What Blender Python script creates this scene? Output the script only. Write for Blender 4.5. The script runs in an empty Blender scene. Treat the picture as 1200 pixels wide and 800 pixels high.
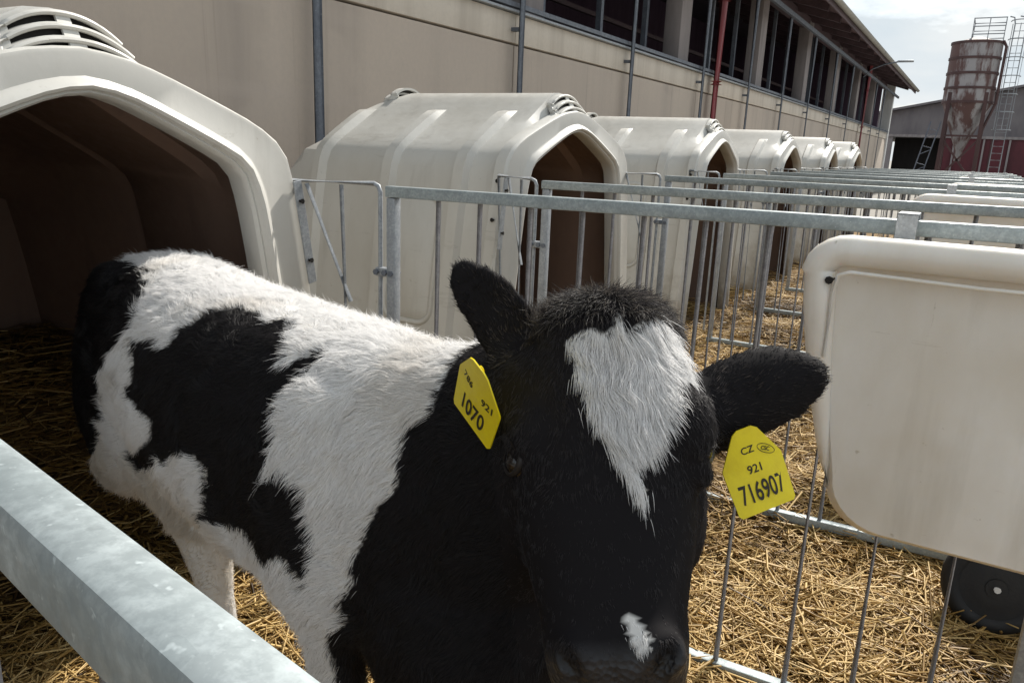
import bpy, bmesh, math, random
import numpy as np
from mathutils import Vector, Matrix, noise, Quaternion

# ------------------------------------------------------------------ camera, sky, sun, exposure
scene = bpy.context.scene
COL = scene.collection
H = 1.13
FPX = 900.0
_y = np.array([551., -208., FPX]); _v = np.array([-140., 3500., FPX])
_Y = _y / np.linalg.norm(_y)
_D = _v - _Y * (_v @ _Y); _D /= np.linalg.norm(_D)
_X = np.cross(_D, _Y)
if _X[0] < 0: _X = -_X
RW = np.stack([_X, _Y, -_D])            # world = RW @ (right, down, forward)
cd = bpy.data.cameras.new('camera'); cam = bpy.data.objects.new('camera', cd); COL.objects.link(cam)
cd.sensor_width = 36.0; cd.lens = 36.0 * FPX / 1200.0
cd.clip_start = 0.02; cd.clip_end = 3000
M = Matrix.Identity(4)
for i in range(3):
    M[i][0] = RW[i, 0]; M[i][1] = -RW[i, 1]; M[i][2] = -RW[i, 2]
M[0][3], M[1][3], M[2][3] = 0, 0, H
cam.matrix_world = M
scene.camera = cam

SUN_AZ = math.radians(5)      # from +Y (along the row) towards +X
SUN_EL = math.radians(44)
sd = Vector((math.sin(SUN_AZ) * math.cos(SUN_EL), math.cos(SUN_AZ) * math.cos(SUN_EL), math.sin(SUN_EL)))
sl = bpy.data.lights.new('sun', 'SUN'); sl.energy = 3.7; sl.angle = math.radians(2.5); sl.color = (1, .95, .87)
sun = bpy.data.objects.new('sun', sl); COL.objects.link(sun)
sun.rotation_euler = sd.to_track_quat('Z', 'Y').to_euler(); sun.location = (0, 20, 30)

w = bpy.data.worlds.new('World'); scene.world = w; w.use_nodes = True
nt = w.node_tree; nt.nodes.clear()
def N(t, **k):
    n = nt.nodes.new(t)
    for a, b in k.items(): setattr(n, a, b)
    return n
sky = N('ShaderNodeTexSky'); sky.sky_type = 'NISHITA'; sky.sun_disc = False
sky.sun_elevation = SUN_EL; sky.sun_rotation = SUN_AZ; sky.dust_density = 2.0; sky.air_density = 1.0
tc = N('ShaderNodeTexCoord'); mp = N('ShaderNodeMapping'); mp.inputs['Scale'].default_value = (1.6, 1.6, 5.0)
nz = N('ShaderNodeTexNoise'); nz.inputs['Scale'].default_value = 2.3; nz.inputs['Detail'].default_value = 9; nz.inputs['Roughness'].default_value = .58
cr = N('ShaderNodeValToRGB'); cr.color_ramp.elements[0].position = .30; cr.color_ramp.elements[1].position = .52
nz2 = N('ShaderNodeTexNoise'); nz2.inputs['Scale'].default_value = 4.1; nz2.inputs['Detail'].default_value = 7
cr2 = N('ShaderNodeValToRGB'); cr2.color_ramp.elements[0].position = .35; cr2.color_ramp.elements[1].position = .62
cr2.color_ramp.elements[0].color = (4.15, 4.6, 4.9, 1); cr2.color_ramp.elements[1].color = (5.0, 5.2, 5.25, 1)
mx = N('ShaderNodeMix', data_type='RGBA'); bg = N('ShaderNodeBackground'); bg.inputs[1].default_value = .10
out = N('ShaderNodeOutputWorld')
L = nt.links.new
L(tc.outputs['Generated'], mp.inputs[0]); L(mp.outputs[0], nz.inputs['Vector']); L(mp.outputs[0], nz2.inputs['Vector'])
L(nz.outputs['Fac'], cr.inputs[0]); L(nz2.outputs['Fac'], cr2.inputs[0])
L(cr.outputs[0], mx.inputs[0]); L(sky.outputs[0], mx.inputs[6]); L(cr2.outputs[0], mx.inputs[7])
L(mx.outputs[2], bg.inputs[0]); L(bg.outputs[0], out.inputs[0])

vs = scene.view_settings; vs.view_transform = 'Standard'; vs.look = 'None'; vs.gamma = 1; vs.use_curve_mapping = False
vs.exposure = 0.80
scene.cycles.max_bounces = 6
scene.cycles.diffuse_bounces = 4
scene.cycles.transparent_max_bounces = 6

rng = np.random.RandomState(7)
random.seed(7)

# ------------------------------------------------------------------ helpers
def tag(o, label=None, cat=None, group=None, kind=None):
    if label: o['label'] = label
    if cat: o['category'] = cat
    if group: o['group'] = group
    if kind: o['kind'] = kind
    return o
def empty(name, loc=(0, 0, 0), rz=0):
    o = bpy.data.objects.new(name, None); COL.objects.link(o)
    o.location = loc; o.rotation_euler = (0, 0, rz); o.empty_display_size = .1
    return o
def link_mesh(name, me, mat=None, parent=None, smooth=True):
    o = bpy.data.objects.new(name, me); COL.objects.link(o)
    if mat is not None and not me.materials: me.materials.append(mat)
    if parent is not None: o.parent = parent
    if smooth is True:
        me.polygons.foreach_set('use_smooth', [True] * len(me.polygons))
        me.set_sharp_from_angle(angle=math.radians(62))
    return o
def obj(name, bm, mat=None, parent=None, smooth=False, angle=None):
    me = bpy.data.meshes.new(name); 
    bmesh.ops.recalc_face_normals(bm, faces=bm.faces)
    bm.to_mesh(me); bm.free()
    if angle is not None:
        me.polygons.foreach_set('use_smooth', [True] * len(me.polygons))
        me.set_sharp_from_angle(angle=math.radians(angle))
    return link_mesh(name, me, mat, parent, smooth)
def copy_tree(o, parent=None):
    c = o.copy(); COL.objects.link(c); c.parent = parent
    for ch in list(o.children): copy_tree(ch, c)
    return c
def frame(d):
    d = Vector(d).normalized()
    a = Vector((0, 0, 1)) if abs(d.z) < .9 else Vector((1, 0, 0))
    u = d.cross(a).normalized(); v = u.cross(d).normalized()
    return d, u, v
def add_box(bm, c, s, rot=None, bevel=0):
    m = Matrix.Translation(Vector(c))
    if rot is not None: m = m @ rot
    r = bmesh.ops.create_cube(bm, size=1, matrix=m @ Matrix.Diagonal((s[0], s[1], s[2], 1)))
    if bevel > 0:
        es = list({e for v in r['verts'] for e in v.link_edges})
        bmesh.ops.bevel(bm, geom=es, offset=bevel, segments=2, affect='EDGES', profile=.5)
def add_beam(bm, a, b, wy, wz, bevel=.003):
    """square section bar from a to b; wy horizontal, wz vertical thickness"""
    a = Vector(a); b = Vector(b); d, u, v = frame(b - a)
    l = (b - a).length
    rot = Matrix((d, u, v)).transposed().to_4x4()
    add_box(bm, (a + b) / 2, (l, wy, wz), rot, bevel)
def add_tube(bm, pts, r, n=8, cap=True, closed=False):
    pts = [Vector(p) for p in pts]; rs = r if isinstance(r, (list, tuple)) else [r] * len(pts)
    rings = []; prev = None
    for i, p in enumerate(pts):
        if closed: d = pts[(i + 1) % len(pts)] - pts[i - 1]
        else: d = pts[min(i + 1, len(pts) - 1)] - pts[max(i - 1, 0)]
        d.normalize()
        if prev is None: _, u, v = frame(d)
        else:
            u = (prev - d * prev.dot(d)).normalized(); v = d.cross(u)
        prev = u
        rings.append([bm.verts.new(p + (u * math.cos(k * 2 * math.pi / n) + v * math.sin(k * 2 * math.pi / n)) * rs[i]) for k in range(n)])
    m = len(rings)
    for i in range(m if closed else m - 1):
        A, B = rings[i], rings[(i + 1) % m]
        for k in range(n): bm.faces.new((A[k], A[(k + 1) % n], B[(k + 1) % n], B[k]))
    if cap and not closed:
        bm.faces.new(rings[0][::-1]); bm.faces.new(rings[-1])
def add_loft(bm, rings, closed=True, cap0=False, cap1=False):
    R = [[bm.verts.new(p) for p in r] for r in rings]
    n = len(R[0])
    for A, B in zip(R, R[1:]):
        for k in range(n if closed else n - 1):
            bm.faces.new((A[k], A[(k + 1) % n], B[(k + 1) % n], B[k]))
    if cap0: bm.faces.new(R[0][::-1])
    if cap1: bm.faces.new(R[-1])
    return R
def cyl(bm, a, b, r0, r1=None, n=12):
    add_tube(bm, [a, b], [r0, r1 if r1 is not None else r0], n)

# ------------------------------------------------------------------ materials
class MT:
    def __init__(s, name):
        s.m = bpy.data.materials.new(name); s.m.use_nodes = True
        s.t = s.m.node_tree; s.b = s.t.nodes['Principled BSDF']; s.tc = None
    def n(s, t, **k):
        x = s.t.nodes.new(t)
        for a, b in k.items(): setattr(x, a, b)
        return x
    def l(s, a, b): s.t.links.new(a, b)
    def coord(s, kind='Object', scale=(1, 1, 1)):
        if s.tc is None: s.tc = s.n('ShaderNodeTexCoord')
        mp = s.n('ShaderNodeMapping'); mp.inputs['Scale'].default_value = scale
        s.l(s.tc.outputs[kind], mp.inputs[0]); return mp.outputs[0]
    def noise(s, scale, detail=5, rough=.55, stretch=(1, 1, 1), kind='Object'):
        x = s.n('ShaderNodeTexNoise'); x.inputs['Scale'].default_value = scale
        x.inputs['Detail'].default_value = detail; x.inputs['Roughness'].default_value = rough
        s.l(s.coord(kind, stretch), x.inputs['Vector']); return x.outputs['Fac']
    def ramp(s, fac, stops):
        x = s.n('ShaderNodeValToRGB'); r = x.color_ramp
        while len(r.elements) < len(stops): r.elements.new(.5)
        for e, (p, c) in zip(r.elements, stops):
            e.position = p; e.color = (*c, 1) if len(c) == 3 else c
        s.l(fac, x.inputs[0]); return x.outputs[0]
    def mix(s, fac, a, b, blend='MIX'):
        x = s.n('ShaderNodeMix', data_type='RGBA', blend_type=blend)
        for k, v in ((0, fac), (6, a), (7, b)):
            if hasattr(v, 'default_value') or hasattr(v, 'is_output'): s.l(v, x.inputs[k])
            else: x.inputs[k].default_value = v if k == 0 else (*v, 1)
        return x.outputs[2]
    def bump(s, h, strength=.3, dist=.01):
        x = s.n('ShaderNodeBump'); x.inputs['Strength'].default_value = strength; x.inputs['Distance'].default_value = dist
        s.l(h, x.inputs['Height']); s.l(x.outputs[0], s.b.inputs['Normal'])
    def set(s, **k):
        for a, v in k.items():
            a = {'base': 'Base Color', 'rough': 'Roughness', 'metal': 'Metallic', 'spec': 'Specular IOR Level'}.get(a, a)
            i = s.b.inputs[a]
            if hasattr(v, 'is_output'): s.l(v, i)
            else: i.default_value = (*v, 1) if isinstance(v, tuple) and len(v) == 3 and i.type == 'RGBA' else v
        return s

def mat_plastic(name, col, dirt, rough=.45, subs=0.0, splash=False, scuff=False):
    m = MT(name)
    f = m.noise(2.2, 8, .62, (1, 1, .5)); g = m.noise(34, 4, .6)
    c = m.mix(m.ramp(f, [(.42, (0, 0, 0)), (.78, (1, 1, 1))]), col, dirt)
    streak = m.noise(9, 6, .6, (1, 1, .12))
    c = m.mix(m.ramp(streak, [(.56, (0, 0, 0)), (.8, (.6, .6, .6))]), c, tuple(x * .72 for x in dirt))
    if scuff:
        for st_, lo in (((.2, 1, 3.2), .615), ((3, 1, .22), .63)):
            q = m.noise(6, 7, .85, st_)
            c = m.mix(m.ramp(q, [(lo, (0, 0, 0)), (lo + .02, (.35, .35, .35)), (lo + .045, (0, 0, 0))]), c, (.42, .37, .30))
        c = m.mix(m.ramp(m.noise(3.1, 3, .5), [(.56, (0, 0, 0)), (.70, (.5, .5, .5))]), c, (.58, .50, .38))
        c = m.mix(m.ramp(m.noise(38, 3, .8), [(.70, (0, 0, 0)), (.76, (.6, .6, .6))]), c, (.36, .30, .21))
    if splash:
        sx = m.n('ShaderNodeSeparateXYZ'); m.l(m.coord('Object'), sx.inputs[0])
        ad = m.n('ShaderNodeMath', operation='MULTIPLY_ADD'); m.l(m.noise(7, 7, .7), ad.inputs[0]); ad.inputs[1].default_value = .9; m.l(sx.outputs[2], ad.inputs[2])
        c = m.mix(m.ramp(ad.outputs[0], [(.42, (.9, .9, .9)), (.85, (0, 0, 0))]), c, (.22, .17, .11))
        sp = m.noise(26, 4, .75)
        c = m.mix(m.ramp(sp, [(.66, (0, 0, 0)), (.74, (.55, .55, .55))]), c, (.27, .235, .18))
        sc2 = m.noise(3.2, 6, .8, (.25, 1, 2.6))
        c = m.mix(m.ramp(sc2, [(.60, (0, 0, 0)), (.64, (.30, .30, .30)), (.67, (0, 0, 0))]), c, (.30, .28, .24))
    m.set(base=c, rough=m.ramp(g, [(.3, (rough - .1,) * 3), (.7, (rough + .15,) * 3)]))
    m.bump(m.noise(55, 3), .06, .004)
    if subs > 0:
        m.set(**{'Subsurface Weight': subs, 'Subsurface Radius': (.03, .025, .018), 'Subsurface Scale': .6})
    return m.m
PLASTIC = mat_plastic('hutch_plastic', (.52, .51, .475), (.42, .40, .355), splash=True)
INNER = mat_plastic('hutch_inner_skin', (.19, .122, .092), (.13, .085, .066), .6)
FEEDP = mat_plastic('feeder_plastic', (.83, .80, .75), (.60, .54, .44), .38, .35, scuff=True)

def mat_galv(name, a, b, metal=.55, rough=.48, scale=26):
    m = MT(name)
    v = m.n('ShaderNodeTexVoronoi'); v.inputs['Scale'].default_value = scale * 3
    m.l(m.coord('Object'), v.inputs['Vector'])
    f = m.noise(scale, 6, .65); g = m.noise(scale * 5, 3, .6)
    c = m.mix(m.ramp(f, [(.35, (0, 0, 0)), (.68, (1, 1, 1))]), a, b)
    bw = m.n('ShaderNodeRGBToBW'); m.l(v.outputs['Color'], bw.inputs[0]); c = m.mix(.15, c, bw.outputs[0], 'SOFT_LIGHT')
    f2 = m.noise(scale * 6, 4, .7); c = m.mix(m.ramp(f2, [(.42, (.5, .5, .5)), (.62, (0, 0, 0))]), c, tuple(x * .72 for x in a))
    f3 = m.noise(scale * 9, 2, .6); c = m.mix(m.ramp(f3, [(.66, (0, 0, 0)), (.74, (.6, .6, .6))]), c, tuple(min(1, x * 1.35) for x in b))
    sp = m.noise(scale * 1.7, 3, .7)
    c = m.mix(m.ramp(sp, [(.70, (0, 0, 0)), (.76, (.55, .55, .55))]), c, tuple(x * .45 for x in a))
    m.set(base=c, metal=metal, rough=m.ramp(g, [(.3, (rough - .1,) * 3), (.7, (rough + .16,) * 3)]))
    m.bump(f, .12, .002)
    return m.m
GALV = mat_galv('galvanised_steel', (.27, .29, .31), (.40, .42, .44), .3)
GALVR = mat_galv('galvanised_rail', (.26, .30, .31), (.40, .445, .455), .25, .5, 24)
BAR = mat_galv('weathered_bar_steel', (.24, .24, .26), (.37, .37, .39), .2, .5, 40)
POSTM = mat_galv('post_steel', (.11, .125, .155), (.17, .19, .22), .15, .55, 6)

def mat_paint(name, col, col2, scale=3, rough=.55, stretch=(1, 1, .2), bump=.1, lo=.4, hi=.7):
    m = MT(name); f = m.noise(scale, 8, .65, stretch)
    m.set(base=m.mix(m.ramp(f, [(lo, (0, 0, 0)), (hi, (1, 1, 1))]), col, col2), rough=rough)
    m.bump(m.noise(scale * 9, 5), bump, .01); return m.m
REDP = mat_paint('red_paint', (.22, .022, .03), (.11, .02, .022))
WOOD = mat_paint('eave_timber', (.11, .07, .08), (.06, .042, .048), 6, .7, (1, .15, 1))  # brown takes in some of the lens flare's purple
SOFFIT = mat_paint('soffit_boards', (.15, .088, .09), (.085, .052, .055), 5, .7, (1, .2, 1))  # eave underside brown with a trace of purple lens flare mixed in
CONC = mat_paint('column_concrete', (.30, .27, .265), (.19, .17, .17), 4, .85)
WHITEP = mat_paint('white_render', (.62, .62, .61), (.45, .45, .44), 4, .8)
DARK = mat_paint('barn_interior_flare_tint', (.15, .10, .15), (.09, .06, .095), 2, .9)  # purple cast of the lens flare put into the interior's base colour
SLOT = mat_paint('slot_shade_bolt_black', (.018, .015, .013), (.01, .009, .008), 4, .9)  # near black: painted shade for vent slots and doorway; plain colour on bolts
GREYROOF = mat_paint('grey_roof_sheet', (.17, .155, .16), (.10, .09, .10), 1.2, .7, (1, 1, .4))
REDWALL = mat_paint('red_wall', (.11, .022, .03), (.06, .018, .022), 1.5, .75, (1, 1, .3))
BLACKR = mat_paint('black_rubber', (.007, .007, .008), (.014, .013, .012), 14, .75)
PALE = mat_paint('pale_zinc', (.55, .54, .52), (.4, .39, .37), 30, .5)
SILOP = mat_paint('silo_paint', (.31, .295, .295), (.10, .052, .046), 1.1, .7, (1.7, 1.7, .42), .1, .43, .53)
SILOR = mat_paint('silo_rust', (.085, .045, .042), (.055, .03, .03), 2, .8)

def mat_wall():
    m = MT('wall_panel_concrete')
    big = m.noise(.55, 6, .6); st = m.noise(1.6, 8, .62, (1, 1, .09)); fine = m.noise(30, 6, .65)
    hb = m.noise(1.2, 4, .5, (1, .15, 3.5))
    c = m.mix(m.ramp(big, [(.35, (0, 0, 0)), (.7, (1, 1, 1))]), (.51, .435, .36), (.43, .365, .305))
    c = m.mix(m.ramp(st, [(.50, (0, 0, 0)), (.72, (.85, .85, .85))]), c, (.32, .275, .235))
    pt = m.noise(.9, 4, .5, (1, .5, 1)); c = m.mix(m.ramp(pt, [(.53, (0, 0, 0)), (.56, (.5, .5, .5))]), c, (.47, .40, .335))
    dr = m.noise(11, 3, .6, (1, 1, .03)); c = m.mix(m.ramp(dr, [(.62, (0, 0, 0)), (.72, (.55, .55, .55))]), c, (.27, .23, .19))
    c = m.mix(m.ramp(hb, [(.55, (0, 0, 0)), (.75, (.5, .5, .5))]), c, (.47, .40, .345))
    c = m.mix(m.ramp(fine, [(.4, (0, 0, 0)), (.75, (.35, .35, .35))]), c, (.38, .33, .29))
    m.set(base=c, rough=.9); m.bump(fine, .25, .006); return m.m
WALLM = mat_wall()
def mat_wall2():
    m = MT('upper_band_concrete')
    st = m.noise(3.0, 8, .62, (1, 1, .06)); fine = m.noise(30, 6, .65)
    c = m.mix(m.ramp(st, [(.46, (0, 0, 0)), (.72, (1, 1, 1))]), (.60, .54, .46), (.42, .37, .31))
    c = m.mix(m.ramp(fine, [(.4, (0, 0, 0)), (.75, (.4, .4, .4))]), c, (.48, .43, .37))
    m.set(base=c, rough=.9); m.bump(fine, .25, .006); return m.m
WALL2 = mat_wall2()

def mat_ground():
    m = MT('straw_ground'); 
    a = m.noise(1.2, 7, .6); b = m.noise(60, 6, .7, (1, .3, 1)); c3 = m.noise(45, 5, .7, (.3, 1, 1))
    c = m.mix(m.ramp(b, [(.35, (0, 0, 0)), (.65, (1, 1, 1))]), (.11, .066, .026), (.34, .22, .088))
    c = m.mix(m.ramp(c3, [(.45, (0, 0, 0)), (.62, (.8, .8, .8))]), c, (.22, .135, .05))
    c = m.mix(m.ramp(a, [(.35, (0, 0, 0)), (.75, (.5, .5, .5))]), c, (.10, .062, .03))
    m.set(base=c, rough=.95); m.bump(b, .8, .02); return m.m
GROUND = mat_ground()
def mat_yard():
    m = MT('yard_concrete'); f = m.noise(.6, 8, .65); g = m.noise(12, 6, .7)
    c = m.mix(f, (.20, .19, .17), (.30, .285, .26)); c = m.mix(m.ramp(g, [(.5, (0, 0, 0)), (.7, (.6, .6, .6))]), c, (.24, .19, .12))
    m.set(base=c, rough=.9); m.bump(g, .3, .02); return m.m
YARD = mat_yard()
def mat_straw():
    m = MT('straw_stalk'); at = m.n('ShaderNodeAttribute'); at.attribute_name = 'tint'
    c = m.ramp(at.outputs['Fac'], [(0, (.06, .032, .010)), (.3, (.20, .112, .030)), (.65, (.42, .255, .07)), (1, (.70, .50, .21))])
    m.set(base=c, rough=.5)
    tr = m.n('ShaderNodeBsdfTranslucent'); m.l(c, tr.inputs[0])
    mixs = m.n('ShaderNodeMixShader'); mixs.inputs[0].default_value = .22
    m.l(m.b.outputs[0], mixs.inputs[1]); m.l(tr.outputs[0], mixs.inputs[2])
    m.l(mixs.outputs[0], m.t.nodes['Material Output'].inputs[0]); return m.m
STRAW = mat_straw()

# ------------------------------------------------------------------ ground
XF = -1.45                                   # plane of the hutch fronts
HUTCH_Y = [0.88, 2.95, 5.06, 7.25, 9.45, 11.5]
def straw_z(x, y):
    z = .035 * noise.noise(Vector((x * 1.7, y * 1.7, 3))) + .02 * noise.noise(Vector((x * 5, y * 5, 8)))
    if -2.69 < x < -1.65 and abs(y - HUTCH_Y[0]) < .56:          # bedding banked up against the rear of the nearest hutch
        k = min(1, (-1.65 - x) / .85); k = k * k * (3 - 2 * k)
        z += k * (.44 + .06 * noise.noise(Vector((x * 4, y * 4, 15)))) * min(1, (.56 - abs(y - HUTCH_Y[0])) / .08)
    return z
def grid_mesh(name, xs, ys, zf, mat):
    vs_ = [(x, y, zf(x, y)) for y in ys for x in xs]; n = len(xs)
    fs = [(j * n + i, j * n + i + 1, (j + 1) * n + i + 1, (j + 1) * n + i) for j in range(len(ys) - 1) for i in range(n - 1)]
    me = bpy.data.meshes.new(name); me.from_pydata(vs_, [], fs)
    return link_mesh(name, me, mat)
g = grid_mesh('ground', [-1500, -300, -60, -20, -3.6, 0, 20, 60, 300, 1500], [-1500, -200, -30, -5, 0, 20, 60, 200, 1500], lambda x, y: -.06, YARD)
tag(g, kind='structure')
g = grid_mesh('straw_bed', list(np.linspace(-3.55, 1.6, 90)), list(np.linspace(-1.2, 14.0, 220)), lambda x, y: straw_z(x, y) - .01, GROUND)
tag(g, kind='structure')

# ------------------------------------------------------------------ barn along the row
XW = -3.6
BARN0, BARN1 = -4.0, 36.3
WT, WB = 2.20, 1.965
barn = tag(empty('cattle_barn', (XW, 0, 0)), 'long open sided cattle barn with concrete panel wall and dark eaves behind the white hutches', 'barn')
def part(name, bm, mat, parent, **k): return obj(name, bm, mat, parent, **k)
pw = 5.0; y = BARN0
while y < BARN1 - .1:
    y1 = min(y + pw, BARN1)
    bm = bmesh.new(); add_box(bm, (-.1, (y + y1) / 2, (WB - .3) / 2 - .008), (.2, y1 - y - .012, WB + .3 - .012), None, .006)
    part('wall_panel', bm, WALLM, barn, angle=40)
    bm = bmesh.new(); add_box(bm, (-.09, (y + y1) / 2, (WB + WT) / 2), (.2, y1 - y - .006, WT - WB - .004), None, .006)
    part('upper_wall_panel', bm, WALL2, barn, angle=40)
    y = y1
bm = bmesh.new(); add_box(bm, (-.075, (BARN0 + BARN1) / 2, WT + .012), (.26, BARN1 - BARN0, .022), None, .004)
part('sill_capping', bm, GALV, barn)
bm = bmesh.new(); add_beam(bm, (.035, BARN0, WT + .06), (.035, BARN1, WT + .06), .04, .04); part('sill_pipe', bm, POSTM, barn)
ZE = 4.15
for k in range(9):
    yy = 2.4 + k * 4.3
    if yy > BARN1: break
    bm = bmesh.new(); add_box(bm, (-.35, yy, (WT + ZE) / 2 - .01), (.24, .42, ZE - WT - .06), None, .012); part('column', bm, CONC, barn, angle=40)
for k in range(26):
    yy = .3 + k * 1.45
    if yy > BARN1: break
    bm = bmesh.new(); add_beam(bm, (-.62, yy, WT + .03), (-.62, yy, ZE - .05), .07, .07); part('inner_stanchion', bm, POSTM, barn)
for zz, xx in ((3.3, -2.4),):
    bm = bmesh.new(); add_beam(bm, (xx, BARN0 + .5, zz), (xx, BARN1 - .5, zz), .07, .07); part('inner_pipe', bm, WOOD, barn)
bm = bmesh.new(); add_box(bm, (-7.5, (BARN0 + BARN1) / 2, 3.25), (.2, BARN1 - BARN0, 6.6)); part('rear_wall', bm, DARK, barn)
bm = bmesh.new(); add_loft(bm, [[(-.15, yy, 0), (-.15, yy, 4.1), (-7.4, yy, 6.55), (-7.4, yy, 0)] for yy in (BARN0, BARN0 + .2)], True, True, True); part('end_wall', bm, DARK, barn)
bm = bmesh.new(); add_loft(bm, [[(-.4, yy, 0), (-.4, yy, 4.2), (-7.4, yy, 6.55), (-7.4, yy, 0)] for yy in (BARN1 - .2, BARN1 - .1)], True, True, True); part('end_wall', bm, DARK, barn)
bm = bmesh.new(); add_box(bm, (-.16, BARN1 + .12, 2.0), (.42, .4, 4.3), None, .01); part('corner_pier', bm, WHITEP, barn)
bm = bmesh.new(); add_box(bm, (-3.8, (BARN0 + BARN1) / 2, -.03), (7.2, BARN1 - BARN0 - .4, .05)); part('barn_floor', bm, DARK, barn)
# roof: sheet sloping up away from the row, soffit boards under the overhang, gutter on the edge
OV = .72; SL = .30
EZ = 3.93
def roofz(x): return EZ + (OV - x) * SL
R0, R1 = BARN0 - .4, BARN1 + 1.0
bm = bmesh.new()
add_loft(bm, [[(OV + .05, yy, roofz(OV + .05) + .10), (-8, yy, roofz(-8) + .10), (-8, yy, roofz(-8) + .05), (OV + .05, yy, roofz(OV + .05) + .05)] for yy in (R0, R1)], True, True, True)
part('roof', bm, GREYROOF, barn)
nb = 5
for i in range(nb):
    xa = OV - .02 - i * .30; xb = xa - .285
    bm = bmesh.new()
    add_loft(bm, [[(xa, yy, roofz(xa) + .046), (xb, yy, roofz(xb) + .046), (xb, yy, roofz(xb) + .02), (xa, yy, roofz(xa) + .02)] for yy in (R0 + .05, R1 - .05)], True, True, True)
    part('soffit_board', bm, SOFFIT, barn)
for k in range(28):
    yy = BARN0 + .3 + k * 1.45
    bm = bmesh.new()
    xa, xb = OV - .1, -3.4
    add_loft(bm, [[(x, yy - .05, roofz(x) + .018), (x, yy + .05, roofz(x) + .018), (x, yy + .05, roofz(x) - .13), (x, yy - .05, roofz(x) - .13)] for x in (xa, xb)], True, True, True)
    part('rafter', bm, WOOD, barn)
bm = bmesh.new(); add_box(bm, (OV + .03, (R0 + R1) / 2, roofz(OV) - .01), (.03, R1 - R0, .17), None, .004); part('fascia_board', bm, WOOD, barn)
bm = bmesh.new()
gut = [(math.cos(a) * .065, math.sin(a) * .065) for a in np.linspace(math.pi, 2 * math.pi, 9)]
gut2 = [(x * .9, z * .9) for x, z in gut[::-1]]
add_loft(bm, [[(OV + .115 + x, yy, EZ + .03 + z) for x, z in gut + gut2] for yy in (R0, R1)], True, True, True)
part('gutter', bm, mat_paint('gutter_zinc', (.30, .29, .25), (.2, .19, .17), 3, .5), barn, angle=40)
bm = bmesh.new(); add_beam(bm, (.16, R0 + .2, 3.66), (.16, R1 - .2, 3.66), .06, .08); part('eave_beam', bm, POSTM, barn)
bm = bmesh.new(); add_beam(bm, (-.35, R0 + .4, ZE - .08), (-.35, R1 - .6, ZE - .08), .2, .2); part('wall_plate', bm, WOOD, barn)
# posts standing just in front of the wall
for i, (yy, red) in enumerate([(-1.3, 0), (1.2, 0), (3.57, 0), (5.95, 0), (8.38, 0), (10.94, 0), (11.5, 1), (13.4, 0), (15.9, 0), (18.5, 0), (21.4, 0), (24.3, 0), (27.5, 1), (30.0, 0), (32.6, 0)]):
    bm = bmesh.new()
    if red:
        cyl(bm, (.12, yy, -.05), (.12, yy, 3.95), .082, None, 16)
        p = part('downpipe', bm, REDP, barn, smooth=True); p['label'] = 'dark red downpipe'
        for z in (2.08, 3.2):
            bm = bmesh.new(); cyl(bm, (.12, yy, z), (.12, yy, z + .05), .089, None, 16); part('pipe_bracket', bm, REDP, p)
    else:
        cyl(bm, (.10, yy, -.05), (.10, yy, 3.64), .034, None, 12)
        p = part('post', bm, POSTM, barn, smooth=True)
        bm = bmesh.new(); add_box(bm, (.045, yy, 2.07), (.09, .05, .03)); part('post_clip', bm, POSTM, p)
lamp_y = 25.6
yl = tag(empty('yard_lamp', (XW + .2, lamp_y, 3.55)), 'small grey lamp on a bent arm reaching out from the far barn eave', 'lamp')
bm = bmesh.new(); add_tube(bm, [(0, 0, -.1), (.2, .05, .12), (.5, .1, .25), (.85, .15, .32)], .022, 8); obj('arm', bm, POSTM, yl, smooth=True)
bm = bmesh.new(); add_box(bm, (1.05, .17, .335), (.42, .15, .05), None, .015); obj('lamp_head', bm, GALV, yl, angle=40)

# ------------------------------------------------------------------ calf hutches
def chaikin(P, k=2):
    for _ in range(k):
        Q = [P[0]]
        for a, b in zip(P, P[1:]):
            Q += [(a[0] * .75 + b[0] * .25, a[1] * .75 + b[1] * .25), (a[0] * .25 + b[0] * .75, a[1] * .25 + b[1] * .75)]
        P = Q + [P[-1]]
    return P
def resample(P, n):
    P = np.array(P, float); d = np.r_[0, np.cumsum(np.linalg.norm(np.diff(P, axis=0), axis=1))]
    t = np.linspace(0, d[-1], n)
    return np.stack([np.interp(t, d, P[:, 0]), np.interp(t, d, P[:, 1])], 1)
NP = 34
def full(half):                                  # mirror a half profile (bottom right -> ridge)
    h = [tuple(p) for p in half]
    return [(-a, b) for a, b in h][:0] + [(a, b) for a, b in h] + [(-a, b) for a, b in h[-2::-1]]
OUT_H = resample(chaikin([(.645, 0), (.60, .36), (.553, .74), (.505, 1.02), (.485, 1.085), (.42, 1.135), (.20, 1.262), (.10, 1.325), (.06, 1.352), (0, 1.356)], 1), NP)
FL_H = resample(chaikin([(.655, 0), (.61, .36), (.563, .74), (.515, 1.02), (.495, 1.09), (.43, 1.145), (.20, 1.232), (.09, 1.266), (0, 1.274)], 1), NP)
OP_H = resample(chaikin([(.50, 0), (.448, .4), (.394, .80), (.360, 1.0), (.342, 1.046), (.295, 1.076), (.15, 1.143), (.06, 1.180), (0, 1.188)], 1), NP)
def prof_y(z):
    return float(np.interp(z, OUT_H[:, 1], OUT_H[:, 0]))
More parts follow.
